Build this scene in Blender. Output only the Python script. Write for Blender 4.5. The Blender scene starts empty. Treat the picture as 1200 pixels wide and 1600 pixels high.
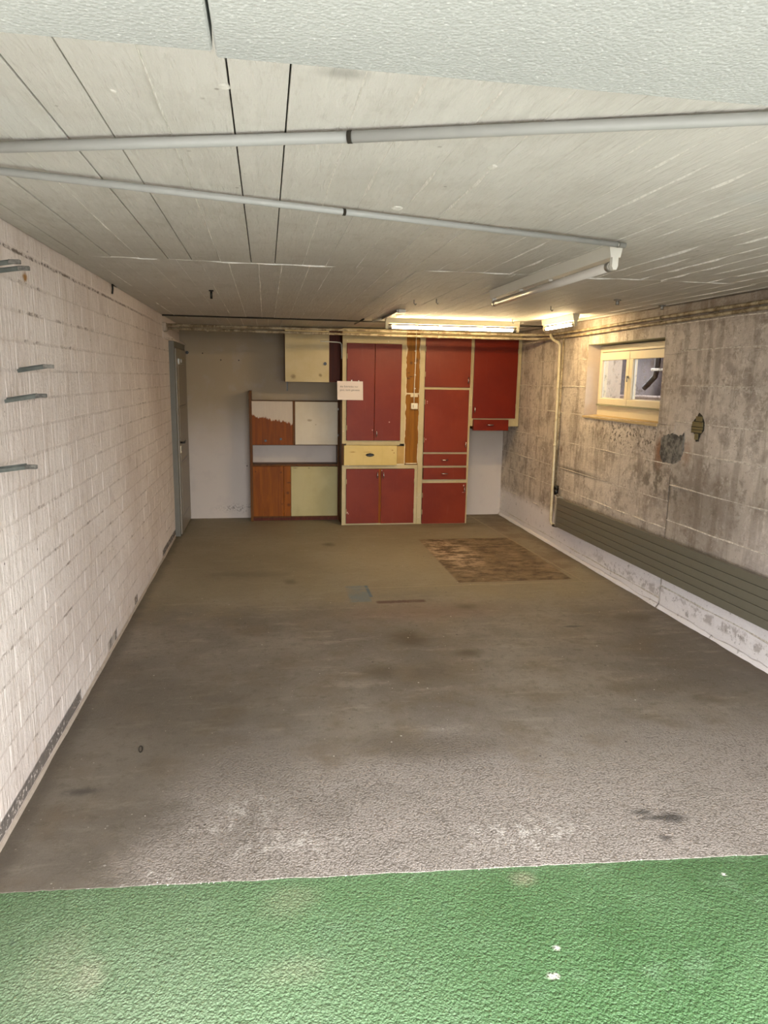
import bpy, bmesh, math, random
from mathutils import Vector, Matrix, noise as mnoise
random.seed(7)
C = bpy.context.scene.collection
SC = bpy.context.scene

# ------------------------------------------------------------------ camera
XL, XR, YB, ZC = -0.943, 2.883, 8.424, 2.200
cam_d = bpy.data.cameras.new('camera')
cam = bpy.data.objects.new('camera', cam_d)
C.objects.link(cam)
r_ = Vector((0.98668134, -0.16177567, 0.01698696))
u_ = Vector((0.01337385, 0.184754, 0.9826938))
f_ = Vector((0.16211436, 0.96937846, -0.18445689))
cam.matrix_world = Matrix(((r_.x, u_.x, -f_.x, 0), (r_.y, u_.y, -f_.y, 0), (r_.z, u_.z, -f_.z, 1.65), (0, 0, 0, 1)))
cam_d.sensor_fit = 'HORIZONTAL'; cam_d.sensor_width = 36.0
cam_d.lens = 1107.8 / 1200 * 36.0
cam_d.clip_start = 0.02
SC.camera = cam
SC.cycles.max_bounces = 8; SC.cycles.diffuse_bounces = 4; SC.cycles.caustics_reflective = False; SC.cycles.caustics_refractive = False

# ------------------------------------------------------------------ world and exposure
W = bpy.data.worlds.new('overcast_sky'); SC.world = W
W.use_nodes = True
wn = W.node_tree.nodes; wl = W.node_tree.links
bg = wn['Background']
bg.inputs[0].default_value = (0.975, 0.985, 1.0, 1)
bg.inputs[1].default_value = 12.0
SC.view_settings.view_transform = 'Standard'
SC.view_settings.look = 'None'
SC.view_settings.gamma = 1
SC.view_settings.use_curve_mapping = False
SC.view_settings.exposure = 0.22
TUBE_POWER = 120.0

# the garage opening faces the sky: sample it as a portal
pl = bpy.data.lights.new('opening_portal', 'AREA'); pl.shape = 'RECTANGLE'; pl.size = 2.95; pl.size_y = 2.12
pl.cycles.is_portal = True
po = bpy.data.objects.new('opening_portal', pl); C.objects.link(po)
po.location = (0.97, 0.86, 1.06); po.rotation_euler = (math.radians(90), 0, 0)

# ------------------------------------------------------------------ node helpers
def srgb(h):
    h = h.lstrip('#')
    v = [int(h[i:i + 2], 16) / 255 for i in (0, 2, 4)]
    return tuple(((c / 12.92) if c <= 0.04045 else ((c + 0.055) / 1.055) ** 2.4) for c in v) + (1,)

class S:
    def __init__(s, b, sock): s.b = b; s.k = sock
    def _m(s, op, o=None, rev=False, clamp=False):
        n = s.b.nt.nodes.new('ShaderNodeMath'); n.operation = op; n.use_clamp = clamp
        a, c = (o, s) if rev else (s, o)
        for i, v in enumerate((a, c)):
            if v is None: continue
            if isinstance(v, S): s.b.nt.links.new(v.k, n.inputs[i])
            else: n.inputs[i].default_value = v
        return S(s.b, n.outputs[0])
    def __add__(s, o): return s._m('ADD', o)
    __radd__ = __add__
    def __sub__(s, o): return s._m('SUBTRACT', o)
    def __rsub__(s, o): return s._m('SUBTRACT', o, True)
    def __mul__(s, o): return s._m('MULTIPLY', o)
    __rmul__ = __mul__
    def __truediv__(s, o): return s._m('DIVIDE', o)
    def abs(s): return s._m('ABSOLUTE')
    def frac(s): return s._m('FRACT')
    def floor(s): return s._m('FLOOR')
    def sin(s): return s._m('SINE')
    def sqrt(s): return s._m('SQRT')
    def max(s, o): return s._m('MAXIMUM', o)
    def min(s, o): return s._m('MINIMUM', o)
    def clamp(s): return s._m('ADD', 0.0, clamp=True)

class B:
    def __init__(b, name):
        b.m = bpy.data.materials.new(name); b.m.use_nodes = True
        b.nt = b.m.node_tree
        b.p = b.nt.nodes['Principled BSDF']
        b._pos = None
    def xyz(b):
        if b._pos is None:
            g = b.nt.nodes.new('ShaderNodeNewGeometry')
            sp = b.nt.nodes.new('ShaderNodeSeparateXYZ'); b.nt.links.new(g.outputs['Position'], sp.inputs[0])
            b._pos = tuple(S(b, o) for o in sp.outputs)
        return b._pos
    def vec(b, sx=1, sy=1, sz=1, off=(0, 0, 0)):
        x, y, z = b.xyz()
        n = b.nt.nodes.new('ShaderNodeCombineXYZ')
        for i, (v, k, o) in enumerate(((x, sx, off[0]), (y, sy, off[1]), (z, sz, off[2]))):
            b.nt.links.new((v * k + o).k, n.inputs[i])
        return n.outputs[0]
    def noise(b, scale, detail=4, rough=0.55, st=(1, 1, 1), off=(0, 0, 0), dist=0.0):
        n = b.nt.nodes.new('ShaderNodeTexNoise')
        b.nt.links.new(b.vec(*st, off=off), n.inputs['Vector'])
        n.inputs['Scale'].default_value = scale; n.inputs['Detail'].default_value = detail
        n.inputs['Roughness'].default_value = rough; n.inputs['Distortion'].default_value = dist
        return S(b, n.outputs['Fac'])
    def cells(b, scale, st=(1, 1, 1), feature='F1', out='Distance'):
        n = b.nt.nodes.new('ShaderNodeTexVoronoi'); n.feature = feature
        b.nt.links.new(b.vec(*st), n.inputs['Vector']); n.inputs['Scale'].default_value = scale
        return S(b, n.outputs[out])
    def step(b, v, lo, hi):
        n = b.nt.nodes.new('ShaderNodeMapRange'); n.interpolation_type = 'SMOOTHSTEP'
        b.nt.links.new(v.k, n.inputs[0]); n.inputs[1].default_value = lo; n.inputs[2].default_value = hi
        return S(b, n.outputs[0])
    def mix(b, f, a, c):
        n = b.nt.nodes.new('ShaderNodeMix'); n.data_type = 'RGBA'
        for v, i in ((f, 0), (a, 6), (c, 7)):
            if isinstance(v, S): b.nt.links.new(v.k, n.inputs[i])
            elif isinstance(v, str): n.inputs[i].default_value = srgb(v)
            else: n.inputs[i].default_value = v
        return S(b, n.outputs[2])
    def mul(b, col, f):
        n = b.nt.nodes.new('ShaderNodeVectorMath'); n.operation = 'SCALE'
        b.nt.links.new(col.k, n.inputs[0])
        if isinstance(f, S): b.nt.links.new(f.k, n.inputs['Scale'])
        else: n.inputs['Scale'].default_value = f
        return S(b, n.outputs[0])
    def blob(b, ax, c, rad, soft=0.4, nz=None, amt=0.6):
        """soft elliptical mask at c (two coordinates on axes ax) with radii rad; nz ragged edge"""
        P = b.xyz()
        d = (((P[ax[0]] - c[0]) / rad[0]) * ((P[ax[0]] - c[0]) / rad[0]) + ((P[ax[1]] - c[1]) / rad[1]) * ((P[ax[1]] - c[1]) / rad[1])).sqrt()
        if nz is not None: d = d + (nz - 0.5) * amt * 2
        return 1 - b.step(d, 1 - soft, 1 + soft * 0.4)
    def rect(b, ax, lo, hi, e=0.01, nz=None, amt=0.02):
        P = b.xyz(); u, v = P[ax[0]], P[ax[1]]
        if nz is not None: u = u + (nz - 0.5) * amt * 2; v = v + (nz - 0.5) * amt * 2
        return b.step(u, lo[0] - e, lo[0] + e) * (1 - b.step(u, hi[0] - e, hi[0] + e)) * b.step(v, lo[1] - e, lo[1] + e) * (1 - b.step(v, hi[1] - e, hi[1] + e))
    def done(b, col, rough=0.7, h=None, hs=0.3, hd=0.01, metal=0.0, spec=None):
        if isinstance(col, S): b.nt.links.new(col.k, b.p.inputs['Base Color'])
        else: b.p.inputs['Base Color'].default_value = srgb(col) if isinstance(col, str) else col
        if isinstance(rough, S): b.nt.links.new(rough.k, b.p.inputs['Roughness'])
        else: b.p.inputs['Roughness'].default_value = rough
        b.p.inputs['Metallic'].default_value = metal
        if spec is not None: b.p.inputs['Specular IOR Level'].default_value = spec
        if h is not None:
            n = b.nt.nodes.new('ShaderNodeBump'); n.inputs['Strength'].default_value = hs; n.inputs['Distance'].default_value = hd
            b.nt.links.new(h.k, n.inputs['Height']); b.nt.links.new(n.outputs[0], b.p.inputs['Normal'])
        return b.m

M = {}
# floor: worn grey-brown concrete
b = B('worn_concrete_floor')
x, y, z = b.xyz()
big = b.noise(0.9, 6, 0.6); mid = b.noise(3.5, 8, 0.65, off=(3, 1, 0)); fine = b.noise(38, 6, 0.7); grit = b.noise(160, 3, 0.7)
streak = b.noise(2.6, 7, 0.7, st=(1, 3.5, 1), off=(9, 4, 0))
col = b.mix(b.step(big, 0.36, 0.64), '#6b6359', '#877e72')
col = b.mix(b.step(mid, 0.46, 0.66) * 0.6, col, '#655744')
col = b.mix(b.step(streak, 0.52, 0.70) * 0.4, col, '#a39b8d')
col = b.mix(b.step(b.noise(17, 7, .8, off=(4, 2, 0)), 0.50, 0.64) * 0.5, col, '#57503f')
col = b.mix(b.step(fine, 0.56, 0.72) * 0.35, col, '#a79e90')
back = b.step(y + (mid - 0.5) * 0.7, 4.5, 5.5)                       # newer slab at the back
col = b.mix(back * 0.5, col, '#8f8468')
rightband = b.step(x + (mid - 0.5) * 0.2, 2.5, 2.62) * b.step(y, 5.3, 5.9)
col = b.mix(rightband * b.step(mid, 0.4, 0.62) * 0.55, col, '#5c4326')
backband = b.step(y + (mid - 0.5) * 0.3, 7.55, 7.8) * b.step(x, 1.4, 2.1)
col = b.mix(backband * b.step(streak, 0.38, 0.6) * 0.55, col, '#54401f')
# front part, worn cement texture, paled to paint in the daylight pool
pale = (1 - b.step(y + (mid - 0.5) * 1.1 + (big - 0.5) * 1.4, 2.55, 3.25)) * b.step(x + (mid - 0.5) * 0.5 - y * 0.2, -1.1, -0.75)
col = b.mix(pale * (0.55 + b.step(mid, .4, .6) * .25), col, '#aaa19a')
col = b.mix(pale * b.step(grit, .52, .64) * .45, col, '#6d6259')
col = b.mix(b.step(grit, .56, .66) * .22, col, '#5d5548')
# bare repair patch
n2 = b.noise(6, 9, 0.78, st=(0.9, 1.5, 1), off=(1, 7, 0))
pat = b.rect((0, 1), (1.558, 5.49), (2.555, 7.105), 0.012, fine, 0.012)
pcol = b.mix(b.step(n2, 0.36, 0.66), '#43301b', '#857258')
pcol = b.mix(b.blob((0, 1), (1.75, 6.5), (0.28, 0.75), 0.8, n2) * b.step(n2, 0.45, 0.62), pcol, '#c0aa94')
col = b.mix(pat, col, pcol)
blue = b.rect((0, 1), (0.61, 5.07), (0.765, 5.49), 0.012, fine, 0.02)
col = b.mix(blue * b.step(mid, 0.3, 0.6) * 0.75, col, '#5f7078')
col = b.mix(b.rect((0, 1), (0.765, 5.18), (0.79, 5.49), 0.006, fine, 0.006) * 0.8, col, '#3f5a70')
rs = b.rect((0, 1), (0.80, 5.015), (1.17, 5.075), 0.012, fine, 0.03)
col = b.mix(rs * 0.8, col, '#4a2415')
col = b.mix(b.blob((0, 1), (1.1, 4.8), (0.7, 0.22), 0.9, mid) * 0.45, col, '#6b4a38')
for (cx, cy, rx, ry, a) in ((0.90, 4.28, 0.14, 0.16, .75), (0.62, 3.78, 0.13, 0.12, .6), (1.45, 4.87, 0.09, 0.08, .7), (1.20, 3.99, 0.10, 0.07, .75), (0.18, 5.66, 0.07, 0.09, .6), (0.60, 6.95, 0.08, 0.09, .7), (0.95, 3.72, 0.25, 0.2, .5), (-0.2, 5.9, 0.4, .12, .35), (0.55, 2.95, 0.2, 0.16, .5), (2.6, 4.5, 0.16, 0.1, .5), (0.85, 2.9, .3, .12, .4), (2.1, 3.4, .35, .1, .3)):
    col = b.mix(b.blob((0, 1), (cx, cy), (rx, ry), 0.9, mid, 0.7) * a, col, '#4d3f28')
for (cx, cy, rx, ry) in ((1.43, 2.31, 0.045, 0.025), (1.53, 2.26, 0.06, 0.04), (1.435, 2.15, 0.03, 0.025), (1.48, 2.27, .09, .02), (2.06, 4.37, .08, .02), (-0.75, 2.75, .09, .03)):
    col = b.mix(b.blob((0, 1), (cx, cy), (rx, ry), 0.9, fine, 0.9) * 0.75, col, '#33312f')
for (cx, cy, rx, ry) in ((-0.09, 2.53, 0.16, 0.12), (-0.20, 2.43, 0.14, 0.03), (-0.41, 2.2, 0.02, 0.05), (-0.34, 2.19, 0.02, 0.045), (0.05, 2.3, 0.25, 0.1), (0.95, 2.25, 0.3, 0.12), (-0.5, 2.17, .02, .02)):
    col = b.mix(b.blob((0, 1), (cx, cy), (rx, ry), 0.9, fine, 0.8) * b.step(b.noise(22, 7, .75, st=(1, .6, 1), off=(6, 6, 0)), 0.47, 0.60) * 0.7, col, '#cfc8c0')
# specks
sp = b.cells(9, out='Distance'); spk = (1 - b.step(sp, 0.035, 0.05)) * b.step(b.noise(2.2, 2, .5, off=(5, 5, 5)), 0.42, 0.6)
col = b.mix(spk * 0.8, col, '#d8d2c8')
sp2 = b.cells(5.5, st=(1, 1.1, 1)); col = b.mix((1 - b.step(sp2, 0.025, 0.045)) * 0.85, col, '#2a2420')
col = b.mix(b.blob((0, 1), (-.45, 3.3), (.75, 1.35), .9, mid, .5) * .45, col, '#4f473a')  # shade on the left front floor put into the colour
sp3 = b.cells(22, st=(1, 1.1, 1)); col = b.mix((1 - b.step(sp3, 0.05, 0.09)) * b.step(mid, .45, .6) * .6, col, '#3d352a')
col = b.mix((1 - b.step(b.cells(15, st=(1.1, 1, 1)), 0.03, 0.06)) * .6, col, '#c4bcb0')
# darker close to the walls
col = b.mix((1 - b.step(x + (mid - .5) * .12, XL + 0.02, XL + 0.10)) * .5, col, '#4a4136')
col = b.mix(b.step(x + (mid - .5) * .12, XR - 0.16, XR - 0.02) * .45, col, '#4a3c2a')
joint = (1 - b.step((y - 5.42 + (fine - .5) * .01).abs(), 0.004, 0.012)) * b.step(x, 0.5, 0.8)
joint = joint.max((1 - b.step((x - 2.62 + (fine - .5) * .01 - (y - 5.4) * -0.05).abs(), 0.004, 0.014)) * b.step(y, 5.3, 5.5))
col = b.mix(joint * 0.5, col, '#9a8c74')
g1_ = b.cells(120, st=(1, .9, 0)); g2_ = b.cells(190, st=(1, .9, 0))
col = b.mix(b.step(g1_, .5, .8) * (.12 + pale * .4), col, '#544b42')
h = fine * 0.6 + grit * .4 - g1_ * (.15 + pale * .75) - g2_ * (.1 + pale * .5) - joint * 0.5 - pat * 0.6
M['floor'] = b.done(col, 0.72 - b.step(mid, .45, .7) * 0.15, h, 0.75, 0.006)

b = B('green_floor_paint')
x, y, z = b.xyz()
big = b.noise(1.6, 6, 0.6, off=(2, 2, 2)); mid = b.noise(6, 6, 0.6); fine = b.noise(60, 5, 0.65); grit = b.noise(130, 3, 0.7)
col = b.mix(b.step(big, 0.35, 0.68), '#48693f', '#5c7c53')
col = b.mix(b.step(mid, 0.52, 0.75) * 0.35, col, '#80997a')
col = b.mix(b.step(b.noise(4, 5, .6, off=(8, 8, 8)), 0.58, 0.72) * 0.45, col, '#587559')
for (cx, cy, rx, ry, a) in ((-0.507, 1.81, 0.05, 0.09, .7), (-0.60, 1.86, .10, .14, .35), (0.84, 2.02, 0.05, 0.04, .5), (0.05, 2.03, .1, .08, .25), (0.05, 1.75, .12, .06, .25)):
    col = b.mix(b.blob((0, 1), (cx, cy), (rx, ry), 0.9, mid, 0.7) * a, col, '#a59a84')
for (cx, cy, rx, ry) in ((0.78, 1.625, 0.02, 0.012), (1.53, 1.943, 0.010, 0.008), (0.83, 1.72, 0.012, 0.01), (1.50, 1.30, 0.014, 0.01)):
    col = b.mix(b.blob((0, 1), (cx, cy), (rx, ry), 0.8, fine, 0.9) * 0.95, col, '#e8e4d8')
col = b.mix(b.step(grit, .55, .68) * .25, col, '#8ba381')
col = b.mix(b.step(b.noise(28, 5, .7, off=(3, 3, 3)), .55, .68) * .3, col, '#3f6039')
col = b.mix(b.blob((0, 1), (-0.76, 1.97), (0.012, 0.012), .8, fine, .6) * .9, col, '#27452f')
col = b.mix(b.blob((0, 1), (-.55, 1.55), (1.0, .75), 1.0, big, .5) * .6, col, '#93a588')
c1_ = b.cells(105, st=(1, .9, 0)); c2_ = b.cells(200, st=(1, .9, 0))
col = b.mix(b.step(c1_, .45, .75) * .30, col, '#3f5f3a')
h = c1_ * -1.0 + c2_ * -.6 + grit * .4 + fine * .5 + b.noise(22, 3, 0.5) * 0.25
M['green'] = b.done(col, 0.45, h, 0.9, 0.0055)

# left wall: painted calcium silicate brick
def brickwall(name, dark=0.0):
    b = B(name)
    x, y, z = b.xyz()
    big = b.noise(1.1, 5, 0.6, off=(0, 4, 2)); brush = b.noise(7, 6, 0.65, st=(1, 6, 0.8)); fine = b.noise(45, 5, 0.65); mid = b.noise(8, 6, .65)
    col = b.mix(b.step(big, 0.35, 0.65), '#cfc3bb', '#ddd3cc')
    col = b.mix(b.step(brush, 0.52, 0.75) * 0.4, col, '#e8dfd8')
    col = b.mix(b.step(mid, 0.54, 0.72) * 0.30, col, '#a99788')
    col = b.mix(b.step(b.noise(2.4, 6, .65, st=(1, 2.2, .4), off=(2, 8, 3)), .55, .7) * .28, col, '#b3a28e')
    col = b.mix(b.step(b.noise(30, 5, .7, st=(1, 2.5, .5), off=(2, 1, 3)), .58, .68) * .3, col, '#a08d7c')
    # dirt caught in the bed joints
    t = ((z - 0.082) / 0.1127 + 0.5).frac() - 0.5
    nearj = 1 - b.step(t.abs() + (fine - .5) * .12, 0.03, 0.09)
    col = b.mix(nearj * b.step(b.noise(14, 7, .75, off=(4, 9, 1)), 0.50, 0.62) * b.step(b.noise(2.0, 4, .6, off=(1, 4, 1)), .42, .60) * 0.75, col, '#5b4a3c')
    col = b.mix(nearj * 0.12, col, '#8a7868')
    col = b.mix((1 - b.step(b.cells(13), 0.05, 0.08)) * b.step(b.noise(3, 4, .6, off=(1, 2, 7)), 0.46, 0.56) * 0.85, col, '#473a30')
    # crack and dirt under the top course
    top = (1 - b.step((z - 2.11 + (mid - .5) * .03).abs(), 0.002, 0.010)) * (1 - b.step(y, 5, 7))
    col = b.mix(top * b.step(fine, .44, .54) * 0.8, col, '#4a3a2c')
    # bitumen strip above the floor
    low = b.step(z, 0.018, 0.026) * (1 - b.step(z + (mid - .5) * .03, 0.07, 0.088))
    where = (b.step(b.noise(2.1, 5, .65, st=(0, 1, 0), off=(0, 3.1, 0)) + (1 - b.step(y, 3.0, 3.9)) * .25 + b.step(y, 6.4, 6.9) * .2, 0.55, 0.60))
    col = b.mix(low * where * b.step(fine, .36, .46) * 0.9, col, '#4d463f')
    col = b.mix((1 - b.step(z + (fine - .5) * .02, 0.012, 0.03)) * .45, col, '#8f7c68')
    # rusty flake
    col = b.mix(b.blob((1, 2), (3.15, 2.025), (0.035, 0.02), 0.6, fine, 0.7), col, '#9c7038')
    ridges = b.noise(11, 5, .65, st=(1, 3.5, .5), off=(4, 4, 4))
    col = b.mix(b.step(ridges, .56, .70) * .3, col, '#b09e8e')
    h = brush * 0.9 + fine * 0.45 + mid * .7 + ridges * .7 - low * where * 1.2
    return b.done(col, 0.75, h, 0.9, 0.014)
M['brick'] = brickwall('painted_brick')

# right wall board-marked concrete
b = B('stained_board_concrete')
x, y, z = b.xyz()
big = b.noise(0.8, 6, 0.6, off=(6, 1, 4)); mid = b.noise(4.5, 8, 0.68, off=(2, 0, 0)); fine = b.noise(45, 6, 0.7); pit = b.cells(24)
drip = b.noise(3.2, 6, 0.6, st=(1, 3.2, 0.35))
grain = b.noise(9, 5, .6, st=(1, .6, 5))
col = b.mix(b.step(big, 0.35, 0.65), '#bbafa2', '#d2c7ba')
col = b.mix(b.step(mid, 0.46, 0.62) * 0.6, col, '#83756a')
col = b.mix(b.step(b.noise(13, 8, .75, off=(5, 5, 0)), 0.51, 0.63) * 0.55, col, '#7d6e5e')
col = b.mix(b.step(b.noise(20, 7, .75, off=(1, 9, 0)), 0.54, 0.63) * 0.6, col, '#dcd3c8')
col = b.mix(b.step(drip, 0.50, 0.62) * 0.45, col, '#7b6d5e')
col = b.mix(b.step(grain, 0.55, 0.7) * 0.3, col, '#c6bbae')
lowpale = (1 - b.step(z + (mid - .5) * .15, 0.28, 0.42))
col = b.mix(lowpale * 0.92, col, '#ebe5e4')
nearpale = (1 - b.step(y, 3.2, 4.4)) * b.step(z, .4, .6) * (1 - b.step(z + (mid - .5) * .3, .7, 1.0))
col = b.mix(nearpale * .5, col, '#cfc4be')
salt = (1 - b.step((z - 0.12 - (mid - .5) * .12).abs(), 0.02, 0.05)) * (1 - b.step(y, 5.0, 6.5))
col = b.mix(salt * b.step(b.noise(12, 7, .7, off=(2, 2, 8)), .47, .56) * .6, col, '#8f8278')
col = b.mix(b.step(b.noise(14, 7, .7), .60, .68) * (1 - b.step(z, .3, .4)) * .6, col, '#75695d')
# black mould and rust under the window
um = b.blob((1, 2), (5.35, 1.24), (0.80, 0.17), 0.9, mid, 0.6) * b.step(b.noise(26, 6, .75), 0.51, 0.60)
col = b.mix(um * 0.9, col, '#33251a')
um2 = b.blob((1, 2), (4.85, 0.93), (0.45, 0.22), 0.9, mid, 0.7) * b.step(b.noise(11, 7, .7, off=(3, 3, 3)), 0.44, 0.58)
col = b.mix(um2 * 0.8, col, '#5c5448')
um3 = b.blob((1, 2), (4.3, .85), (.55, .35), .9, mid, .6) * .55
col = b.mix(um3, col, '#5f5245')
col = b.mix(b.blob((1, 2), (4.86, 1.15), (0.07, 0.13), 0.9, mid, 0.6) * 0.85, col, '#7a4a22')
col = b.mix(b.blob((1, 2), (4.52, 1.18), (0.06, 0.10), 0.9, mid, 0.6) * 0.45, col, '#966a48')
col = b.mix(b.blob((1, 2), (4.6, 1.39), (0.2, 0.12), 0.9, mid, 0.6) * 0.5, col, '#cbbfb2')
col = b.mix(b.blob((1, 2), (6.64, .99), (.03, .05), .9, fine, .6) * .8, col, '#5a3418')
col = b.mix(b.blob((1, 2), (6.3, .82), (.55, .03), .9, mid, .5) * .7, col, '#4d4437')
col = b.mix(b.step(z, 2.02, 2.09) * 0.4, col, '#6b5a48')
col = b.mix((1 - b.step(pit, 0.05, 0.09)) * b.step(b.noise(2, 3, .5, off=(7, 7, 7)), .42, .55) * 0.9, col, '#33281e')
# lime seam
seam = (1 - b.step((z - 1.63 + (mid - .5) * .05).abs(), 0.01, 0.035)) * (1 - b.step(y, 4.3, 4.75))
col = b.mix(seam * b.step(fine, .45, .6) * .7, col, '#d2c9bd')
vj = (1 - b.step((y - 4.69 + (fine - .5) * .012).abs(), 0.003, 0.010)) * (1 - b.step(z, .98, 1.02))
col = b.mix(vj * .7, col, '#5d5348')
h = mid * 0.8 + fine * 0.5 + grain * .4 + seam * b.noise(60, 3, .6) - vj * .8 - (1 - b.step(pit, 0.03, 0.07)) * .5
M['rwall'] = b.done(col, 0.8, h, 1.0, 0.014)

b = B('fin_concrete')
fine = b.noise(40, 5, .7)
M['fin'] = b.done(b.mix(b.step(fine, .4, .6), '#b3a899', '#d8d0c4'), .8, fine, .4, .004)

# back wall two-tone plaster
b = B('back_wall_plaster')
x, y, z = b.xyz()
big = b.noise(1.1, 6, 0.6, off=(3, 3, 1)); mid = b.noise(5, 7, 0.65); fine = b.noise(50, 4, 0.6)
col = b.mix(b.step(z + (big - .5) * .5, 0.75, 1.5), '#c2b8af', '#9c8c74')
col = b.mix(b.step(mid, .5, .72) * .3, col, '#a89f9b')
col = b.mix(b.step(mid, .28, .5) * 0.0 + b.step(z, 1.93, 2.06) * .35, col, '#6d6252')
col = b.mix(b.blob((0, 2), (-.35, .12), (.25, .06), .9, mid, .6) * b.step(fine, .5, .6) * .7, col, '#6b625a')
for (cx, cz) in ((-.50, 1.83), (-.30, 1.83), (-.23, .62), (-.7, 1.9)):
    col = b.mix(b.blob((0, 2), (cx, cz), (.008, .008), .5), col, '#1f1a15')
M['bwall'] = b.done(col, 0.85, mid + fine * .3, 0.35, 0.006)

# ceiling
b = B('whitewashed_board_ceiling')
x, y, z = b.xyz()
big = b.noise(1.0, 6, 0.6, off=(1, 5, 0)); mid = b.noise(5, 7, 0.65, off=(1, 1, 1))
gr = b.noise(5, 6, 0.6, st=(9, 1.1, 1), dist=.6); gr2 = b.noise(16, 5, 0.65, st=(5, 1, 1)); fine = b.noise(70, 4, .7)
col = b.mix(b.step(big, 0.35, 0.68), '#cdcac3', '#dedbd4')
col = b.mix(b.step(mid, 0.50, 0.70) * 0.4, col, '#b3ada1')
col = b.mix(b.step(gr, .53, .66) * .3, col, '#ebe8e0')
col = b.mix(b.step(gr2, .54, .66) * .3, col, '#aea89c')
col = b.mix(b.step(b.noise(2.2, 7, .7, st=(2.4, .8, 1), off=(8, 0, 0)), .52, .66) * .35, col, '#b5afa3')
col = b.mix(b.step(y + (big - .5) * .6, 2.3, 3.7) * .5, col, '#a39d90')  # older whitewash, with the daylight fall-off towards the back painted in
col = b.mix((1 - b.step(y + (mid - .5) * .2, 2.2, 2.7)) * .35, col, '#efede8')  # front boards whitened for the daylight reaching them
col = b.mix(b.blob((0, 1), (1.47, 2.04), (.13, .09), .8, mid, .6) * .6, col, '#dcdedb')
col = b.mix(b.blob((0, 1), (-.55, 1.75), (.12, .22), .9, mid, .7) * .7, col, '#dfe0dc')
col = b.mix(b.blob((0, 1), (0.15, 1.42), (.05, .03), .9, mid, .6) * .5, col, '#8c8c86')
col = b.mix((1 - b.step(b.cells(11), .05, .08)) * b.step(mid, .5, .6) * .6, col, '#857d70')
h = gr * 0.9 + gr2 * .35 + fine * 0.12 + mid * .3
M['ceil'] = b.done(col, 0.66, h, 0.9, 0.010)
b = B('ceiling_fin_plaster')
fine = b.noise(40, 5, .7)
M['cfin'] = b.done(b.mix(b.step(fine, .4, .6), '#dcd9d1', '#f0ede6'), .7, fine, .3, .003)
b = B('shadowy_raw_concrete')
M['raw'] = b.done('#241f18', .9)

b = B('insulation_board')
n1 = b.cells(170); n2 = b.noise(70, 4, .6); big = b.noise(2, 4, .5)
col = b.mix(b.step(big, .3, .7), '#aeb1ae', '#babdb9')
col = b.mix(b.step(n2, .55, .7) * .35, col, '#d3d5d2')
n5 = b.noise(150, 3, .6)
col = b.mix(b.step(n5, .58, .7) * .5, col, '#eceeea')
M['board'] = b.done(col, .75, n2 * .25 - n1 * 1.0 + n5 * .3, .4, .003)

# timber and paint
def wood(name, c0, c1, knot, axis=2, cuts=()):
    b = B(name)
    st = [14, 14, 14]; st[axis] = 1.0
    g = b.noise(1.6, 6, .62, st=st, dist=.8); g2 = b.noise(5, 4, .6, st=st)
    col = b.mix(b.step(g, .32, .68), c0, c1)
    col = b.mix(b.step(g2, .55, .7) * .3, col, knot)
    kn = b.blob
    for c in cuts:
        col = b.mix(b.blob((0, 2), (c[0], c[1]), (c[2], c[3]), .9, g2, .4) * .85, col, knot)
    return b.done(col, .5, g + g2 * .4, .12, .003, spec=.15)
M['pine'] = wood('orange_pine', '#743a02', '#8a4c04', '#3f1d02', 2, ((.235, .33, .02, .02), (.25, .45, .03, .01), (.16, .57, .012, .012), (-.13, .58, .01, .01), (.245, .19, .022, .022), (.17, .20, .008, .008)))
M['pine_board'] = wood('bare_pine_board', '#76490a', '#8b5a10', '#4a2f10', 2, ((1.66, 1.86, .025, .03), (1.60, 1.83, .02, .02), (1.57, 1.66, .03, .012), (1.60, 1.68, .03, .008), (1.575, 1.72, .015, .008), (1.64, 1.5, .02, .02)))
M['brown'] = wood('dark_stained_wood', '#54300c', '#653e13', '#2c1708', 2)
M['redbrown'] = wood('reddish_brown_wood', '#4a1d0c', '#5c2812', '#2a0f06', 2)

b = B('brushed_white_over_pine')
x, y, z = b.xyz()
g = b.noise(1.6, 6, .62, st=(14, 14, 1), dist=.8); wv = b.noise(9, 5, .75, st=(1.6, 1, .25), off=(.35, 0, .1)); strokes = b.noise(20, 4, .6, st=(2, 1, .3))
wd = b.mix(b.step(g, .32, .68), '#6e3603', '#824305')
for cx in (-.045, .105): wd = b.mix((1 - b.step((x - cx).abs(), .001, .004)) * .6, wd, '#4a240a')
lim = 1.175 - (x - 0.05) * .22 + (wv - .5) * .24 + (strokes - .5) * .05
pm = b.step(z - lim, -.008, .012)
M['brushed'] = b.done(b.mix(pm, wd, b.mix(strokes, '#b8aa9a', '#c8bba8')), .5, g + pm, .2, .003, spec=.15)

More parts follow.
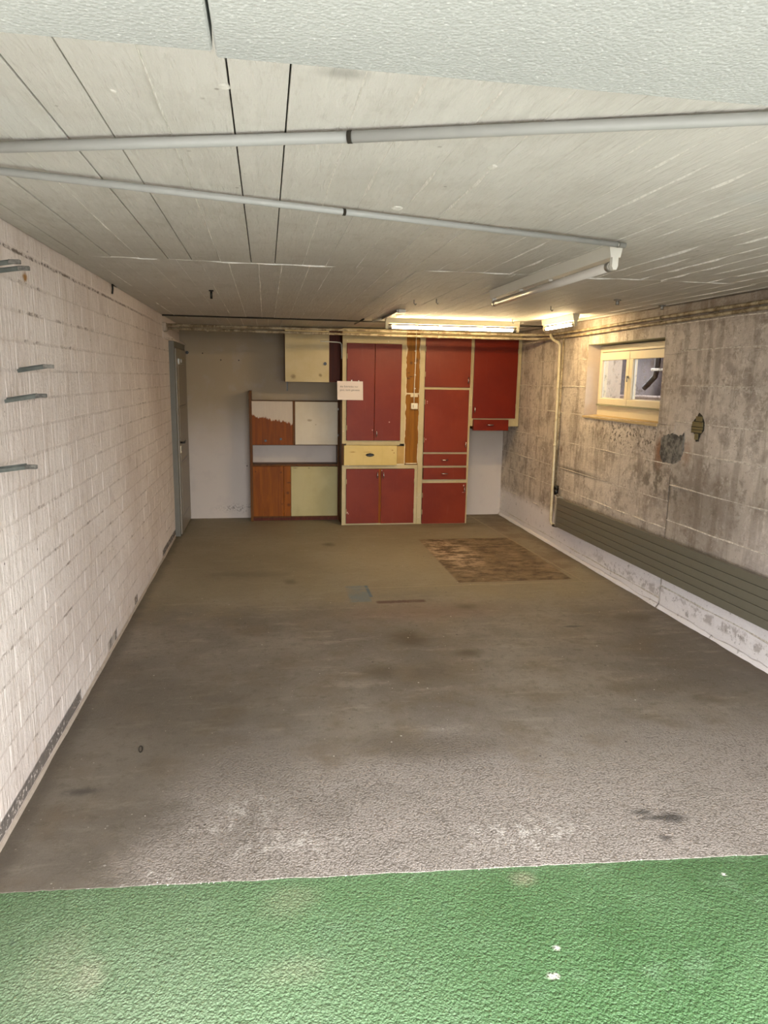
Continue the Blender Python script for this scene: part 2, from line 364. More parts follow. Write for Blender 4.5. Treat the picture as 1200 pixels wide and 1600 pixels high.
def paint(name, c0, c1, chip='#e6dcc8', chips=(), rough=.5, var=.5, spec=.2):
    b = B(name)
    n1 = b.noise(2.2, 6, .6, off=(4, 0, 2)); n2 = b.noise(6, 5, .6, st=(5, 1, .6)); f = b.noise(60, 4, .6)
    col = b.mix(b.step(n1, .35, .65), c0, c1)
    col = b.mix(b.step(n2, .55, .75) * .2 * var, col, chip)
    for c in chips:
        col = b.mix(b.blob((0, 2), (c[0], c[1]), (c[2], c[3]), .7, f, .5), col, chip)
    return b.done(col, rough, n2 + f * .2, .1, .002, spec=spec)
redchips = ((1.17, 1.085, .007, .008), (1.36, 1.175, .008, .007), (1.79, 1.41, .006, .007), (1.79, 1.39, .005, .005), (1.785, .985, .005, .01), (0.895, .15, .008, .01), (0.905, .135, .005, .007), (2.25, .45, .008, .012), (2.252, .37, .02, .003), (1.283, .63, .007, .007), (2.345, 1.345, .005, .008), (1.87, .835, .03, .003))
M['red'] = paint('brick_red_paint', '#6b210b', '#762a12', '#c9a592', redchips, .42, .08)
M['red_shaded'] = paint('shaded_red_paint', '#641502', '#6e1c05', '#c9a592', redchips, .42, .05)  # same red paint, with the corner cupboard's shading put into the colour
M['cream'] = paint('cream_door_paint', '#b9a87e', '#c3b48e', '#8d7c58', ((.45, .62, .02, .008), (.50, .62, .01, .006), (.535, .61, .012, .012), (.60, 1.68, .02, .02), (.3, 1.66, .03, .03), (.56, 1.12, .006, .006)), .5)
M['cream2'] = paint('pale_cream_paint', '#c3b79f', '#ccc2ae', '#a2937a', ((.56, 1.12, .007, .007), (.49, 1.17, .03, .015)), .5)
M['green_cream'] = paint('greenish_cream_paint', '#a79b6c', '#b1a67a', '#85784e', ((.32, .62, .03, .008), (.48, .62, .012, .010), (.69, .62, .006, .006)), .5)
M['yellow'] = paint('yellowed_cream_paint', '#c4ab68', '#ceb778', '#9c7c40', ((.95, .84, .04, .006), (1.40, .86, .012, .008), (1.42, .83, .008, .008), (1.12, .84, .06, .004)), .45)
M['smallwood'] = paint('scratched_beige_wood', '#a58347', '#b3935a', '#d8c8a0', (), .6)

b = B('chipped_cream_frame_paint')
n1 = b.noise(3, 6, .6); f = b.noise(28, 6, .7); n3 = b.noise(8, 5, .6)
col = b.mix(b.step(n1, .35, .65), '#ab9a6e', '#b8a87e')
col = b.mix(b.step(f, .62, .68) * b.step(n3, .48, .56), col, '#ddd0b4')
col = b.mix(b.step(b.noise(33, 5, .7, off=(5, 5, 5)), .67, .7) * .7, col, '#6b5328')
M['frame'] = b.done(col, .55, f, .15, .003)

b = B('crumbled_filler')
f = b.noise(50, 5, .7)
M['filler'] = b.done(b.mix(f, '#c8b68e', '#e2d6ba'), .85, f, .6, .006)

def plain(name, c, rough=.5, metal=0, n=0, spec=None):
    b = B(name)
    f = b.noise(25, 4, .6)
    if n:
        col = b.mix(f, c, n)
    else: col = b.mix(f, c, c)
    return b.done(col, rough, f, .05, .002, metal=metal, spec=spec)
M['door'] = plain('grey_green_door_paint', '#7c7467', .45, 0, '#857d70')
M['doorframe'] = plain('grey_green_frame_paint', '#5d5a50', .5, 0, '#656257')
M['black'] = plain('black_metal', '#14120f', .35, .3)
M['chrome'] = plain('chrome_metal', '#b8b0a8', .22, 1)
M['oldmetal'] = plain('dull_metal', '#8d8a84', .45, .8, '#a5a29a')
M['conduit'] = plain('grey_plastic_conduit', '#a9aaa8', .4, 0, '#b3b4b1')
M['white'] = plain('white_enamel', '#d2cfc4', .35, 0, '#dad7cc')
M['offwhite'] = plain('cream_enamel', '#c8bf9f', .4, 0, '#d0c8aa')
M['tubeoff'] = plain('frosted_tube_glass', '#bdb6ac', .3, 0, '#c4beb5')
M['plastic'] = plain('ivory_plastic', '#d8d0b8', .4)
M['paper'] = plain('white_paper', '#dcd0c8', .8)
M['ink'] = plain('pencil_ink', '#4a4442', .8)
M['rad'] = plain('olive_grey_radiator_enamel', '#656154', .4, 0, '#6d695b')
M['radside'] = plain('grey_radiator_end_enamel', '#9a9488', .4)
M['steel'] = plain('weathered_steel_strap', '#1e201d', .7, 0, '#6f736c')
M['winpaint'] = plain('cream_window_paint', '#d3c5a6', .5, 0, '#dccfb2')
M['sill'] = plain('cream_sill_mortar', '#c9b285', .7, 0, '#b09767')
b = B('dark_cement')
f = b.noise(30, 7, .75); f2 = b.noise(8, 5, .6)
M['cement'] = b.done(b.mix(b.step(f * .6 + f2 * .4, .40, .60), '#45423e', '#87837b'), .9, f, 1.0, .012)
M['oldwood'] = wood('grey_olive_plank', '#6b5f40', '#7a6d4a', '#332a18', 1)
M['recess'] = plain('dark_recess', '#2c271d', .9)
M['reveal'] = plain('rough_reveal_plaster', '#bfae9c', .8, 0, '#cdbfae')
M['soffit'] = plain('grey_green_soffit', '#8d8a72', .8, 0, '#7d7a62')
M['mortar'] = plain('pale_base_mortar', '#b3a698', .9, 0, '#8f8375')

b = B('dirty_painted_pipe')
f = b.noise(14, 6, .7); f2 = b.noise(50, 4, .7)
col = b.mix(b.step(f, .4, .62), '#a5977c', '#6e5c40')
col = b.mix(b.step(f2, .6, .68) * .7, col, '#d0c4a8')
M['pipe'] = b.done(col, .6, f2, .3, .003)
b = B('pale_painted_pipe')
f = b.noise(20, 5, .6)
M['pipe2'] = b.done(b.mix(b.step(f, .45, .7), '#d2c5a4', '#bfb08c'), .45, f, .1, .002)

b = B('lit_tube'); b.p.inputs['Base Color'].default_value = (1, 1, 1, 1)
b.p.inputs['Emission Color'].default_value = (1.0, 0.74, 0.40, 1); b.p.inputs['Emission Strength'].default_value = TUBE_POWER
M['tube'] = b.m

b = B('dirty_window_glass')
f = b.noise(9, 6, .7, off=(2, 2, 2)); f2 = b.noise(40, 5, .7)
nt = b.nt; nt.nodes.remove(b.p)
tr = nt.nodes.new('ShaderNodeBsdfTransparent'); gl = nt.nodes.new('ShaderNodeBsdfGlossy'); gl.inputs['Roughness'].default_value = .05
df = nt.nodes.new('ShaderNodeBsdfDiffuse'); df.inputs[0].default_value = srgb('#8d8480')
fr = nt.nodes.new('ShaderNodeFresnel'); fr.inputs[0].default_value = 1.45
m1 = nt.nodes.new('ShaderNodeMixShader'); m2 = nt.nodes.new('ShaderNodeMixShader')
lw = nt.nodes.new('ShaderNodeLayerWeight'); lw.inputs[0].default_value = .1
nt.nodes.remove(fr)
nt.links.new((S(b, lw.outputs['Facing']) * .10 + .02).k, m1.inputs[0]); nt.links.new(tr.outputs[0], m1.inputs[1]); nt.links.new(gl.outputs[0], m1.inputs[2])
nt.links.new((b.step(f * .6 + f2 * .4, .5, .62) * .35).k, m2.inputs[0]); nt.links.new(m1.outputs[0], m2.inputs[1]); nt.links.new(df.outputs[0], m2.inputs[2])
nt.links.new(m2.outputs[0], nt.nodes['Material Output'].inputs[0])
M['glass'] = b.m

b = B('mossy_outside_wall')
x, y, z = b.xyz()
f = b.noise(3, 7, .7); f2 = b.noise(14, 6, .7)
col = b.mix(b.step(f, .4, .6), '#575054', '#3b3639')
col = b.mix(b.blob((1, 2), (7.15, 1.62), (.35, .35), .7, f, .5) * .9, col, '#9a9599')
col = b.mix(b.step(f2, .60, .66) * b.blob((1, 2), (6.7, 1.9), (.6, .25), .8, f, .5), col, '#a8a3a6')
col = b.mix(b.step(f2, .57, .62) * b.blob((1, 2), (7.0, 1.38), (.3, .12), .8, f, .5), col, '#3c332c')
M['outwall'] = b.done(col, .9, f2, .4, .01)
M['outledge'] = plain('pinkish_outside_ledge', '#8f8078', .8, 0, '#a09088')
M['outground'] = plain('outside_asphalt', '#8f8d88', .9, 0, '#7c7a76')

# ------------------------------------------------------------------ mesh helpers (all coordinates are world coordinates)
def bx(bm, x0, x1, y0, y1, z0, z1, bev=0.0, seg=1):
    vs = [bm.verts.new(p) for p in ((x0, y0, z0), (x1, y0, z0), (x1, y1, z0), (x0, y1, z0), (x0, y0, z1), (x1, y0, z1), (x1, y1, z1), (x0, y1, z1))]
    fs = [bm.faces.new([vs[i] for i in q]) for q in ((0, 3, 2, 1), (4, 5, 6, 7), (0, 1, 5, 4), (1, 2, 6, 5), (2, 3, 7, 6), (3, 0, 4, 7))]
    if bev:
        es = list({e for f in fs for e in f.edges})
        bmesh.ops.bevel(bm, geom=es, offset=bev, segments=seg, affect='EDGES', profile=0.6)
    return bm
def box(x0, x1, y0, y1, z0, z1, bev=0.0, seg=1): return bx(bmesh.new(), x0, x1, y0, y1, z0, z1, bev, seg)
def tube(bm, pts, r, seg=10, caps=True):
    pts = [Vector(p) for p in pts]; rings = []
    n = len(pts)
    up = None
    for i, p in enumerate(pts):
        d = (pts[min(i + 1, n - 1)] - pts[max(i - 1, 0)]).normalized()
        if up is None:
            up = Vector((0, 0, 1)) if abs(d.z) < .9 else Vector((1, 0, 0))
        a = d.cross(up).normalized(); c = a.cross(d).normalized(); up = c
        rr = r[i] if isinstance(r, (list, tuple)) else r
        rings.append([bm.verts.new(p + a * rr * math.cos(t) + c * rr * math.sin(t)) for t in [2 * math.pi * k / seg for k in range(seg)]])
    for i in range(n - 1):
        for k in range(seg):
            f = bm.faces.new((rings[i][k], rings[i][(k + 1) % seg], rings[i + 1][(k + 1) % seg], rings[i + 1][k])); f.smooth = True
    if caps:
        bm.faces.new(rings[0][::-1]); bm.faces.new(rings[-1])
    return bm
def prism(bm, prof, axis, a, b_):
    """extrude the 2D profile along axis from a to b_"""
    def P(u, v, t):
        return {0: (t, u, v), 1: (u, t, v), 2: (u, v, t)}[axis]
    A = [bm.verts.new(P(u, v, a)) for u, v in prof]; Bv = [bm.verts.new(P(u, v, b_)) for u, v in prof]
    n = len(prof)
    for i in range(n): bm.faces.new((A[i], A[(i + 1) % n], Bv[(i + 1) % n], Bv[i]))
    bm.faces.new(A[::-1]); bm.faces.new(Bv)
    bmesh.ops.recalc_face_normals(bm, faces=bm.faces)
    return bm
WORLD = {}
def put(name, bm, mat, parent=None, label=None, kind=None, cat=None, group=None, origin=None, smooth=False):
    bmesh.ops.recalc_face_normals(bm, faces=bm.faces)
    co = [v.co for v in bm.verts]
    if origin is None:
        lo = Vector((min(c.x for c in co), min(c.y for c in co), min(c.z for c in co))); hi = Vector((max(c.x for c in co), max(c.y for c in co), max(c.z for c in co)))
        origin = (lo + hi) / 2
        if parent is None: origin.z = lo.z
    origin = Vector(origin)
    for v in bm.verts: v.co -= origin
    me = bpy.data.meshes.new(name); bm.to_mesh(me); bm.free()
    me.materials.append(M[mat] if isinstance(mat, str) else mat)
    if smooth:
        for p in me.polygons: p.use_smooth = True
    o = bpy.data.objects.new(name, me); C.objects.link(o)
    WORLD[o.name] = origin
    if parent is not None:
        o.parent = parent; o.location = origin - WORLD[parent.name]
    else: o.location = origin
    tag(o, label, cat, group, kind)
    return o
def tag(o, label=None, cat=None, group=None, kind=None):
    if label: o['label'] = label
    if cat: o['category'] = cat
    if group: o['group'] = group
    if kind: o['kind'] = kind
def thing(name, loc, label, cat, group=None):
    o = bpy.data.objects.new(name, None); C.objects.link(o); o.location = loc; o.empty_display_size = .1
    WORLD[o.name] = Vector(loc); tag(o, label, cat, group); return o

# ------------------------------------------------------------------ structure
# floor: concrete, its front edge slightly ragged where the green paint starts
def green_edge(x): return 2.134 - 0.0672 * (x + 0.0) + 0.0
bm = bmesh.new()
N = 160; x0, x1 = XL - .05, XR + .2
lowv = []; hiv = []
for i in range(N + 1):
    x = x0 + (x1 - x0) * i / N
    e = green_edge(x) + 0.006 * mnoise.noise(Vector((x * 9, 0, 0))) + 0.004 * mnoise.noise(Vector((x * 40, 3, 0)))
    lowv.append(bm.verts.new((x, e, 0))); hiv.append(bm.verts.new((x, YB + .05, 0)))
for i in range(N): bm.faces.new((lowv[i], lowv[i + 1], hiv[i + 1], hiv[i]))
ext = bmesh.ops.extrude_face_region(bm, geom=bm.faces[:])
for v in ext['geom']:
    if isinstance(v, bmesh.types.BMVert): v.co.z = -.12
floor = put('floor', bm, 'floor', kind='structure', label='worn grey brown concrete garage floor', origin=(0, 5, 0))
bm = bmesh.new(); lowv = []; hiv = []
for i in range(N + 1):
    x = XL - .05 + (XR - XL + .25) * i / N
    e = green_edge(x) + 0.006 * mnoise.noise(Vector((x * 9, 0, 0))) + 0.004 * mnoise.noise(Vector((x * 40, 3, 0))) + .004
    lowv.append(bm.verts.new((x, .92, -.003))); hiv.append(bm.verts.new((x, e, -.003)))
for i in range(N): bm.faces.new((lowv[i], lowv[i + 1], hiv[i + 1], hiv[i]))
ext = bmesh.ops.extrude_face_region(bm, geom=bm.faces[:])
for v in ext['geom']:
    if isinstance(v, bmesh.types.BMVert): v.co.z = -.12
put('floor', bm, 'green', kind='structure', label='green painted concrete strip at the garage entrance', origin=(1, 1, 0))
# loose crumbs along the paint edge and on the floor
bm = bmesh.new(); rr = random.Random(3)
for i in range(90):
    if i < 55:
        x = rr.uniform(-.8, 1.8); yy = green_edge(x) + rr.uniform(-.006, .012); s = rr.uniform(.0012, .004)
    else:
        x = rr.uniform(-.7, 2.2); yy = rr.uniform(2.25, 4.2); s = rr.uniform(.0015, .004)
    v = [bm.verts.new((x + s * rr.uniform(.6, 1.4) * a, yy + s * rr.uniform(.6, 1.4) * c, -.001 + s * d)) for a, c, d in ((1, 0, 0), (-.5, .9, 0), (-.5, -.9, 0), (0, 0, .9))]
    for q in ((0, 1, 3), (1, 2, 3), (2, 0, 3)): bm.faces.new([v[k] for k in q])
put('paint_crumbs', bm, 'paper', kind='stuff', label='white paint crumbs scattered along the green edge and floor', cat='crumbs')

bm = bmesh.new(); pts = [(-.575 + .008 * math.cos(t) - .004 * math.sin(t), 3.06 + .028 * math.sin(t), .0022) for t in [2 * math.pi * k / 16 for k in range(17)]]
tube(bm, pts, .0018, 6, False)
put('rubber_ring', bm, 'black', label='tiny dark oval rubber ring lying on the floor near the brick wall', cat='ring')
# left wall: backing and bricks
wl_ = put('wall_left', bx(box(XL - .22, XL - .0022, 2.16, YB, 0, 2.32), XL - .22, XL, .9, 2.16, 0, 2.32), 'brick', kind='structure', label='cream painted brick wall on the left', origin=(XL - .1, 4, 0))
proto = []
for k in range(4):
    r2 = random.Random(k)
    bm = bmesh.new()
    L, H, D = .2625, .1090, .010
    a = [bm.verts.new((-D, sy * L / 2, sz * H / 2)) for sy, sz in ((-1, -1), (1, -1), (1, 1), (-1, 1))]
    i2 = .0022; c = [bm.verts.new((-.0012, sy * (L / 2 - i2 * .4), sz * (H / 2 - i2 * .4))) for sy, sz in ((-1, -1), (1, -1), (1, 1), (-1, 1))]
    i3 = .0075; d = [bm.verts.new((r2.uniform(-.0004, .0004), sy * (L / 2 - i3), sz * (H / 2 - i3))) for sy, sz in ((-1, -1), (1, -1), (1, 1), (-1, 1))]
    for A, Bq in ((a, c), (c, d)):
        for q in range(4): bm.faces.new((A[q], A[(q + 1) % 4], Bq[(q + 1) % 4], Bq[q]))
    bm.faces.new(d)
    bmesh.ops.recalc_face_normals(bm, faces=bm.faces)
    me = bpy.data.meshes.new('brick'); bm.to_mesh(me); bm.free(); me.materials.append(M['brick']); proto.append(me)
rows = [(0.082 + 0.1127 * k) for k in range(19)]
cnt = 0; rest = bmesh.new(); bricks = []
rb = random.Random(11)
for k, zb in enumerate(rows):
    ztop = zb + .1127
    full = ztop < ZC + .02
    ph = 3.24 if (k % 2 == 0) else 3.1075
    for j in range(-4, 17):
        ya = ph + .265 * j; yb = ya + .265
        if yb > 7.42 and zb < 2.0 and ya > 7.2: continue
        if ya < 2.16: continue
        if yb > 8.40: continue
        bricks.append((ya, (ya + yb) / 2, zb + .0563, min(1.0, (ZC - zb) / .1127), yb))
bricks.sort()
for i, (ya, yc, zc, sz, yb) in enumerate(bricks):
    dx = rb.uniform(-.0007, .0007); dz = rb.uniform(-.0015, .0015); rx = rb.uniform(-.006, .006)
    me = proto[rb.randrange(4)]
    if yb > 7.43 and zc < 2.0: 
        continue
    if i < 295:
        o = bpy.data.objects.new('brick', me); C.objects.link(o); o.parent = wl_
        o.location = Vector((XL + dx, yc + rb.uniform(-.003, .003), zc + dz)) - WORLD[wl_.name]; o.rotation_euler = (rx, 0, 0); o.scale.y = rb.uniform(.985, 1.01)
        if sz < 1: o.scale.z = max(sz, .5)
    else:
        T = Matrix.Translation((XL + dx, yc, zc + dz)) @ Matrix.Rotation(rx, 4, 'X')
        vs = [rest.verts.new(T @ v.co) for v in me.vertices]
        for p in me.polygons: rest.faces.new([vs[q] for q in p.vertices])
o = put('brick_courses', rest, 'brick', wl_, kind='stuff')
# mortar lips at the wall bases
def base_lip(name, x, y0, y1, sgn, w, h_, mat, label, seedv):
    bm = bmesh.new(); n = 110; A = []
    for i in range(n + 1):
        y = y0 + (y1 - y0) * i / n
        nz = mnoise.noise(Vector((y * 3.1, seedv, 0))); n2 = mnoise.noise(Vector((y * 13, seedv, 4)))
        ww = w * (1 + .5 * nz + .25 * n2); hh = h_ * (1 + .5 * nz + .3 * n2)
        A.append([bm.verts.new(p) for p in ((x, y, -.01), (x + sgn * ww, y, -.01), (x + sgn * ww * .75, y, hh * .3), (x + sgn * ww * .35, y, hh * .7), (x, y, hh))])
    for i in range(n):
        for q in range(4): f = bm.faces.new((A[i][q], A[i][q + 1], A[i + 1][q + 1], A[i + 1][q])); f.smooth = True
        bm.faces.new((A[i][4], A[i][0], A[i + 1][0], A[i + 1][4]))
    bm.faces.new(A[0]); bm.faces.new(A[-1][::-1])
    return put(name, bm, mat, kind='structure', label=label)
base_lip('baseboard_left', XL - .004, .9, 7.4, 1, .012, .018, 'mortar', 'thin mortar lip along the foot of the brick wall', 1)
base_lip('baseboard_right', XR - .001, .9, YB, -1, .022, .03, 'rwall', 'rough mortar fillet along the foot of the concrete wall', 7)

# right wall: backing with the window hole, board-marked strips, fins
WY0, WY1, WZ0, WZ1 = 4.92, 6.19, 1.355, 1.985
bm = bmesh.new(); xb = XR + .014; xo = XR + .34
bx(bm, xb, xo, .9, WY0, 0, 2.32); bx(bm, xb, xo, WY1, YB + .2, 0, 2.32)
bx(bm, xb, xo, WY0, WY1, 0, WZ0); bx(bm, xb, xo, WY0, WY1, WZ1, 2.32)
wr_ = put('wall_right', bm, 'rwall', kind='structure', label='stained board-marked concrete wall on the right', origin=(XR + .1, 5, 0))
zj = [0, .075, .34, .605, .81, 1.075, 1.355, 1.61, 1.86, 2.07, ZC]
zn = [0, .17, .43, .67, .93, 1.18, 1.39, 1.64, 1.88, 2.07, ZC]
pieces = []
rb = random.Random(5)
for (ya, yb, zs) in ((4.69, YB, zj), (.9, 4.69, zn)):
    for k in range(len(zs) - 1):
        cuts = [ya, 6.9, yb] if ya > 4 else ([ya, 2.7, yb] if k % 2 else [ya, yb])
        if ya > 4 and k % 2: cuts = [ya, 7.5, yb]
        for q in range(len(cuts) - 1):
            pieces.append((cuts[q], cuts[q + 1], zs[k], zs[k + 1]))
fin = bmesh.new()
def add_fin(bm, axis, fixed, a, b_, c, w, h_, sgn, seedv, nrm):
    """thin ragged ridge; runs along axis from a to b_ at cross coordinate c, on plane fixed (normal axis nrm, direction sgn)"""
    n = max(6, int((b_ - a) / .045)); prev = None
    for i in range(n + 1):
        t = a + (b_ - a) * i / n
        nz = mnoise.noise(Vector((t * 7, c * 5, seedv))); n2 = mnoise.noise(Vector((t * 2.1, c * 9, seedv + 3)))
        k_ = max(0.05, .38 + 1.3 * nz + 1.0 * n2)
        off = (.0025 if nrm == 2 else .008) * mnoise.noise(Vector((t * 3, c, seedv + 8)))
        ww = w * (.5 + .5 * k_); hh = h_ * k_
        pts = []
        for (dc, dh) in ((-ww, -.001), (0, hh), (ww, -.001)):
            p = [0, 0, 0]; p[axis] = t; p[nrm] = fixed + sgn * dh
            cr = 3 - axis - nrm; p[cr] = c + dc + off
            pts.append(bm.verts.new(p))
        if prev:
            bm.faces.new((prev[0], prev[1], pts[1], pts[0])); bm.faces.new((prev[1], prev[2], pts[2], pts[1]))
        prev = pts
def panel_piece(ya, yb, za, zb):
    g = .0007; d = rb.uniform(-.0015, .0025)
    o = put('board_strip', box(XR - d, XR + .014, ya + g, yb - g, za + g, zb - g, .0015), 'rwall', wr_)
for (ya, yb, za, zb) in pieces:
    if yb > WY0 and ya < WY1 and zb > WZ0 and za < WZ1:
        # cut around the window
        if ya < WY0 - .02: panel_piece(ya, WY0, za, zb)
        if yb > WY1 + .02: panel_piece(WY1, yb, za, zb)
        m0, m1 = max(ya, WY0), min(yb, WY1)
        if za < WZ0 - .02: panel_piece(m0, m1, za, WZ0)
        if zb > WZ1 + .02: panel_piece(m0, m1, WZ1, zb)
    else: panel_piece(ya, yb, za, zb)
for zs, ya, yb in ((zj, 4.69, YB), (zn, 1.0, 4.69)):
    for zz in zs[1:-1]:
        segs = [(ya, yb)]
        if WZ0 - .01 < zz < WZ1: segs = [(WY1 + .02, yb)] if ya > 4 else segs
        for s in segs: add_fin(fin, 1, XR - .001, s[0], s[1], zz, .008, .007, -1, 2, 0)
add_fin(fin, 2, XR - .001, .05, .66, 4.69, .004, .002, -1, 9, 0)
put('concrete_fins', fin, 'fin', wr_, kind='stuff')
# cement patch and broken-out hole with old wood
def poly(pts, x0_, x1_):
    bm = bmesh.new(); prism(bm, pts, 0, x0_, x1_); return bm
def ragged(pts, amp, seedv, sub=5):
    out = []; n = len(pts)
    for i in range(n):
        a, c = pts[i], pts[(i + 1) % n]
        for k in range(sub):
            t = k / sub; yy = a[0] + (c[0] - a[0]) * t; zz = a[1] + (c[1] - a[1]) * t
            out.append((yy + amp * mnoise.noise(Vector((yy * 40, zz * 40, seedv))), zz + amp * mnoise.noise(Vector((yy * 40, zz * 40, seedv + 5)))))
    return out
put('cement_patch', poly(ragged([(4.845, 1.26), (4.77, 1.29), (4.69, 1.30), (4.62, 1.285), (4.565, 1.312), (4.555, 1.20), (4.58, 1.12), (4.66, 1.085), (4.80, 1.078), (4.85, 1.13)], .016, 3), XR - .006, XR + .002), 'cement', wr_, label='dark grey cement patch')
hole = put('exposed_hole', poly(ragged([(4.405, 1.463), (4.37, 1.44), (4.343, 1.40), (4.345, 1.345), (4.375, 1.315), (4.39, 1.27), (4.42, 1.268), (4.44, 1.32), (4.482, 1.325), (4.480, 1.39), (4.44, 1.43)], .006, 8), XR - .0045, XR + .002), 'recess', wr_, label='broken-out hole showing old wood')
for (za, zb, ya, yb) in ((1.405, 1.437, 4.365, 4.435), (1.368, 1.40, 4.352, 4.472), (1.348, 1.364, 4.352, 4.474), (1.328, 1.345, 4.36, 4.472), (1.28, 1.322, 4.395, 4.432)):
    put('plank', box(XR - .010, XR - .002, ya, yb, za, zb, .002), 'oldwood', hole)

# back wall
put('wall_back', box(XL - .22, XR + .34, YB, YB + .2, 0, 2.32), 'bwall', kind='structure', label='plastered back wall behind the cupboards', origin=(1, YB, 0))
# ceiling: slab, board-formed strips, fins
cl = put('ceiling', box(XL - .22, XR + .34, .9, YB + .2, ZC + .018, ZC + .2), 'raw', kind='structure', label='whitewashed board-marked concrete ceiling', origin=(1, 4, ZC))
xs = [XL + .002, -.86, -.72, -.59, -.455, -.344, -.209, -.062, .052, .190, .303, .456, .595, .738, .876, 1.0, 1.12, 1.26, 1.365, 1.475, 1.606, 1.734, 1.86, 1.99, 2.12, 2.25, 2.39, 2.53, 2.66, 2.78, XR - .035]
rc = random.Random(2); cf = bmesh.new()
for (ya, yb, sh) in ((.9, 3.71, 0), (3.71, 6.985, .035), (7.00, YB, -.02)):
    for i in range(len(xs) - 1):
        a = xs[i] + (sh if i else 0); c = xs[i + 1] + (sh if i + 1 < len(xs) - 1 else 0)
        d = rc.uniform(-.0012, .0022) + (.008 if ya > 7 else 0); g = .0006 if a > .1 or ya > 3 else .0019
        put('board_strip', box(a + g, c - g, ya + g, yb - g, ZC - d, ZC + .018, .001), 'ceil', cl)
        if i:
            strong = rc.choice((.4, .7, 1.0, 1.2)) if ya < 3 else rc.choice((.25, .4, .8))
            if ya < 3 and a < 0.1 and i % 3: continue
            add_fin(cf, 1, ZC, ya, yb, a, .0040, .0065 * strong, -1, i, 2)
add_fin(cf, 0, ZC, XL + .05, XR - .03, 3.71, .008, .007, -1, 50, 2)
put('expansion_joint', box(XL + .01, XR - .02, 6.985, 7.0, ZC - .014, ZC + .018), 'recess', cl, label='dark joint line across the ceiling')
put('ceiling_fins', cf, 'cfin', cl, kind='stuff')
kn = bmesh.new()
for (cx, cy, s) in ((-.072, 1.526, .012), (.431, 2.42, .02), (.593, 1.918, .014), (-.29, 1.60, .008), (-.16, 1.62, .008)):
    bmesh.ops.create_icosphere(kn, subdivisions=2, radius=s, matrix=Matrix.Translation((cx, cy, ZC)) @ Matrix.Diagonal((1, 1.5, .35, 1)))
for v in kn.verts: v.co += Vector((1, 1, .3)) * .004 * mnoise.noise(v.co * 90)
put('plaster_blob', kn, 'cfin', cl, kind='stuff')
# insulation boards under the entrance slab
for i, (a, c, ye) in enumerate(((-1.06, -.068, 1.131), (-.064, .93, 1.150), (.934, 1.93, 1.147), (1.934, 2.88, 1.15))):
    put('insulation_board', box(a, c, -.35, ye, 2.10, 2.2, .003), 'board', cl)
put('ceiling', box(XL - .22, XR + .34, -.35, .9, 2.2, 2.4), 'raw', kind='structure', label='concrete slab over the garage entrance')
# front wall stubs beside the garage opening (behind the picture edge)
bm = bmesh.new(); bx(bm, XL, -.72, .9, 1.06, 0, ZC); bx(bm, 2.2, XR, .9, 1.06, 0, ZC)
put('wall_front', bm, 'brick', kind='structure', label='front wall piers beside the garage opening', origin=(1, 1, 0))
put('floor', box(-15, 15, -25, .92, -.12, -.005), 'outground', kind='structure', label='paved yard outside the garage opening')

# ------------------------------------------------------------------ window
w1 = thing('window_1', (XR + .12, 5.55, WZ0), 'small cream two-sash basement window in the concrete wall', None)
del_ = w1; w1['kind'] = 'structure'
xf = XR + .12
bm = bmesh.new(); t = .055
bx(bm, xf, xf + .06, WY0 + .03, WY1 - .005, WZ1 - .035 - .03, WZ1 - .012, .003)
bx(bm, xf, xf + .06, WY0 + .03, WY1 - .005, WZ0, WZ0 + .095, .003)
bx(bm, xf, xf + .06, WY0 + .0, WY0 + .05, WZ0 + .095, WZ1 - .065, .003)
bx(bm, xf, xf + .06, WY1 - .05, WY1 - .002, WZ0 + .095, WZ1 - .065, .003)
put('window_frame', bm, 'winpaint', w1)
for (ya, yb, ga, gb) in ((5.622, 6.150, 5.672, 6.110), (4.965, 5.618, 5.030, 5.562)):
    bm = bmesh.new(); x0_, x1_ = xf - .014, xf + .03
    za, zb, gza, gzb = 1.458, 1.912, 1.512, 1.846
    bx(bm, x0_, x1_, ya, yb, za, gza, .003); bx(bm, x0_, x1_, ya, yb, gzb, zb, .003)
    bx(bm, x0_, x1_, ya, ga, gza, gzb, .002); bx(bm, x0_, x1_, gb, yb, gza, gzb, .002)
    s = put('sash', bm, 'winpaint', w1)
    put('pane', box(xf + .012, xf + .016, ga - .004, gb + .004, gza - .004, gzb + .004), 'glass', s)
    bm = bmesh.new()
    for (q0, q1, r0, r1) in ((ga, gb, gza, gza + .008), (ga, ga + .008, gza, gzb), (gb - .008, gb, gza, gzb)):
        bx(bm, xf + .002, xf + .012, q0, q1, r0, r1)
    put('putty_bead', bm, 'white', s)
bm = bmesh.new(); tube(bm, [(xf - .018, 5.615, 1.70), (xf - .034, 5.615, 1.70)], .010, 8); tube(bm, [(xf - .032, 5.615, 1.705), (xf - .036, 5.60, 1.66)], .006, 8)
put('window_latch', bm, 'oldmetal', w1)
put('weather_bar', box(xf - .03, xf - .012, 4.97, 6.15, 1.446, 1.458, .002), 'soffit', w1)
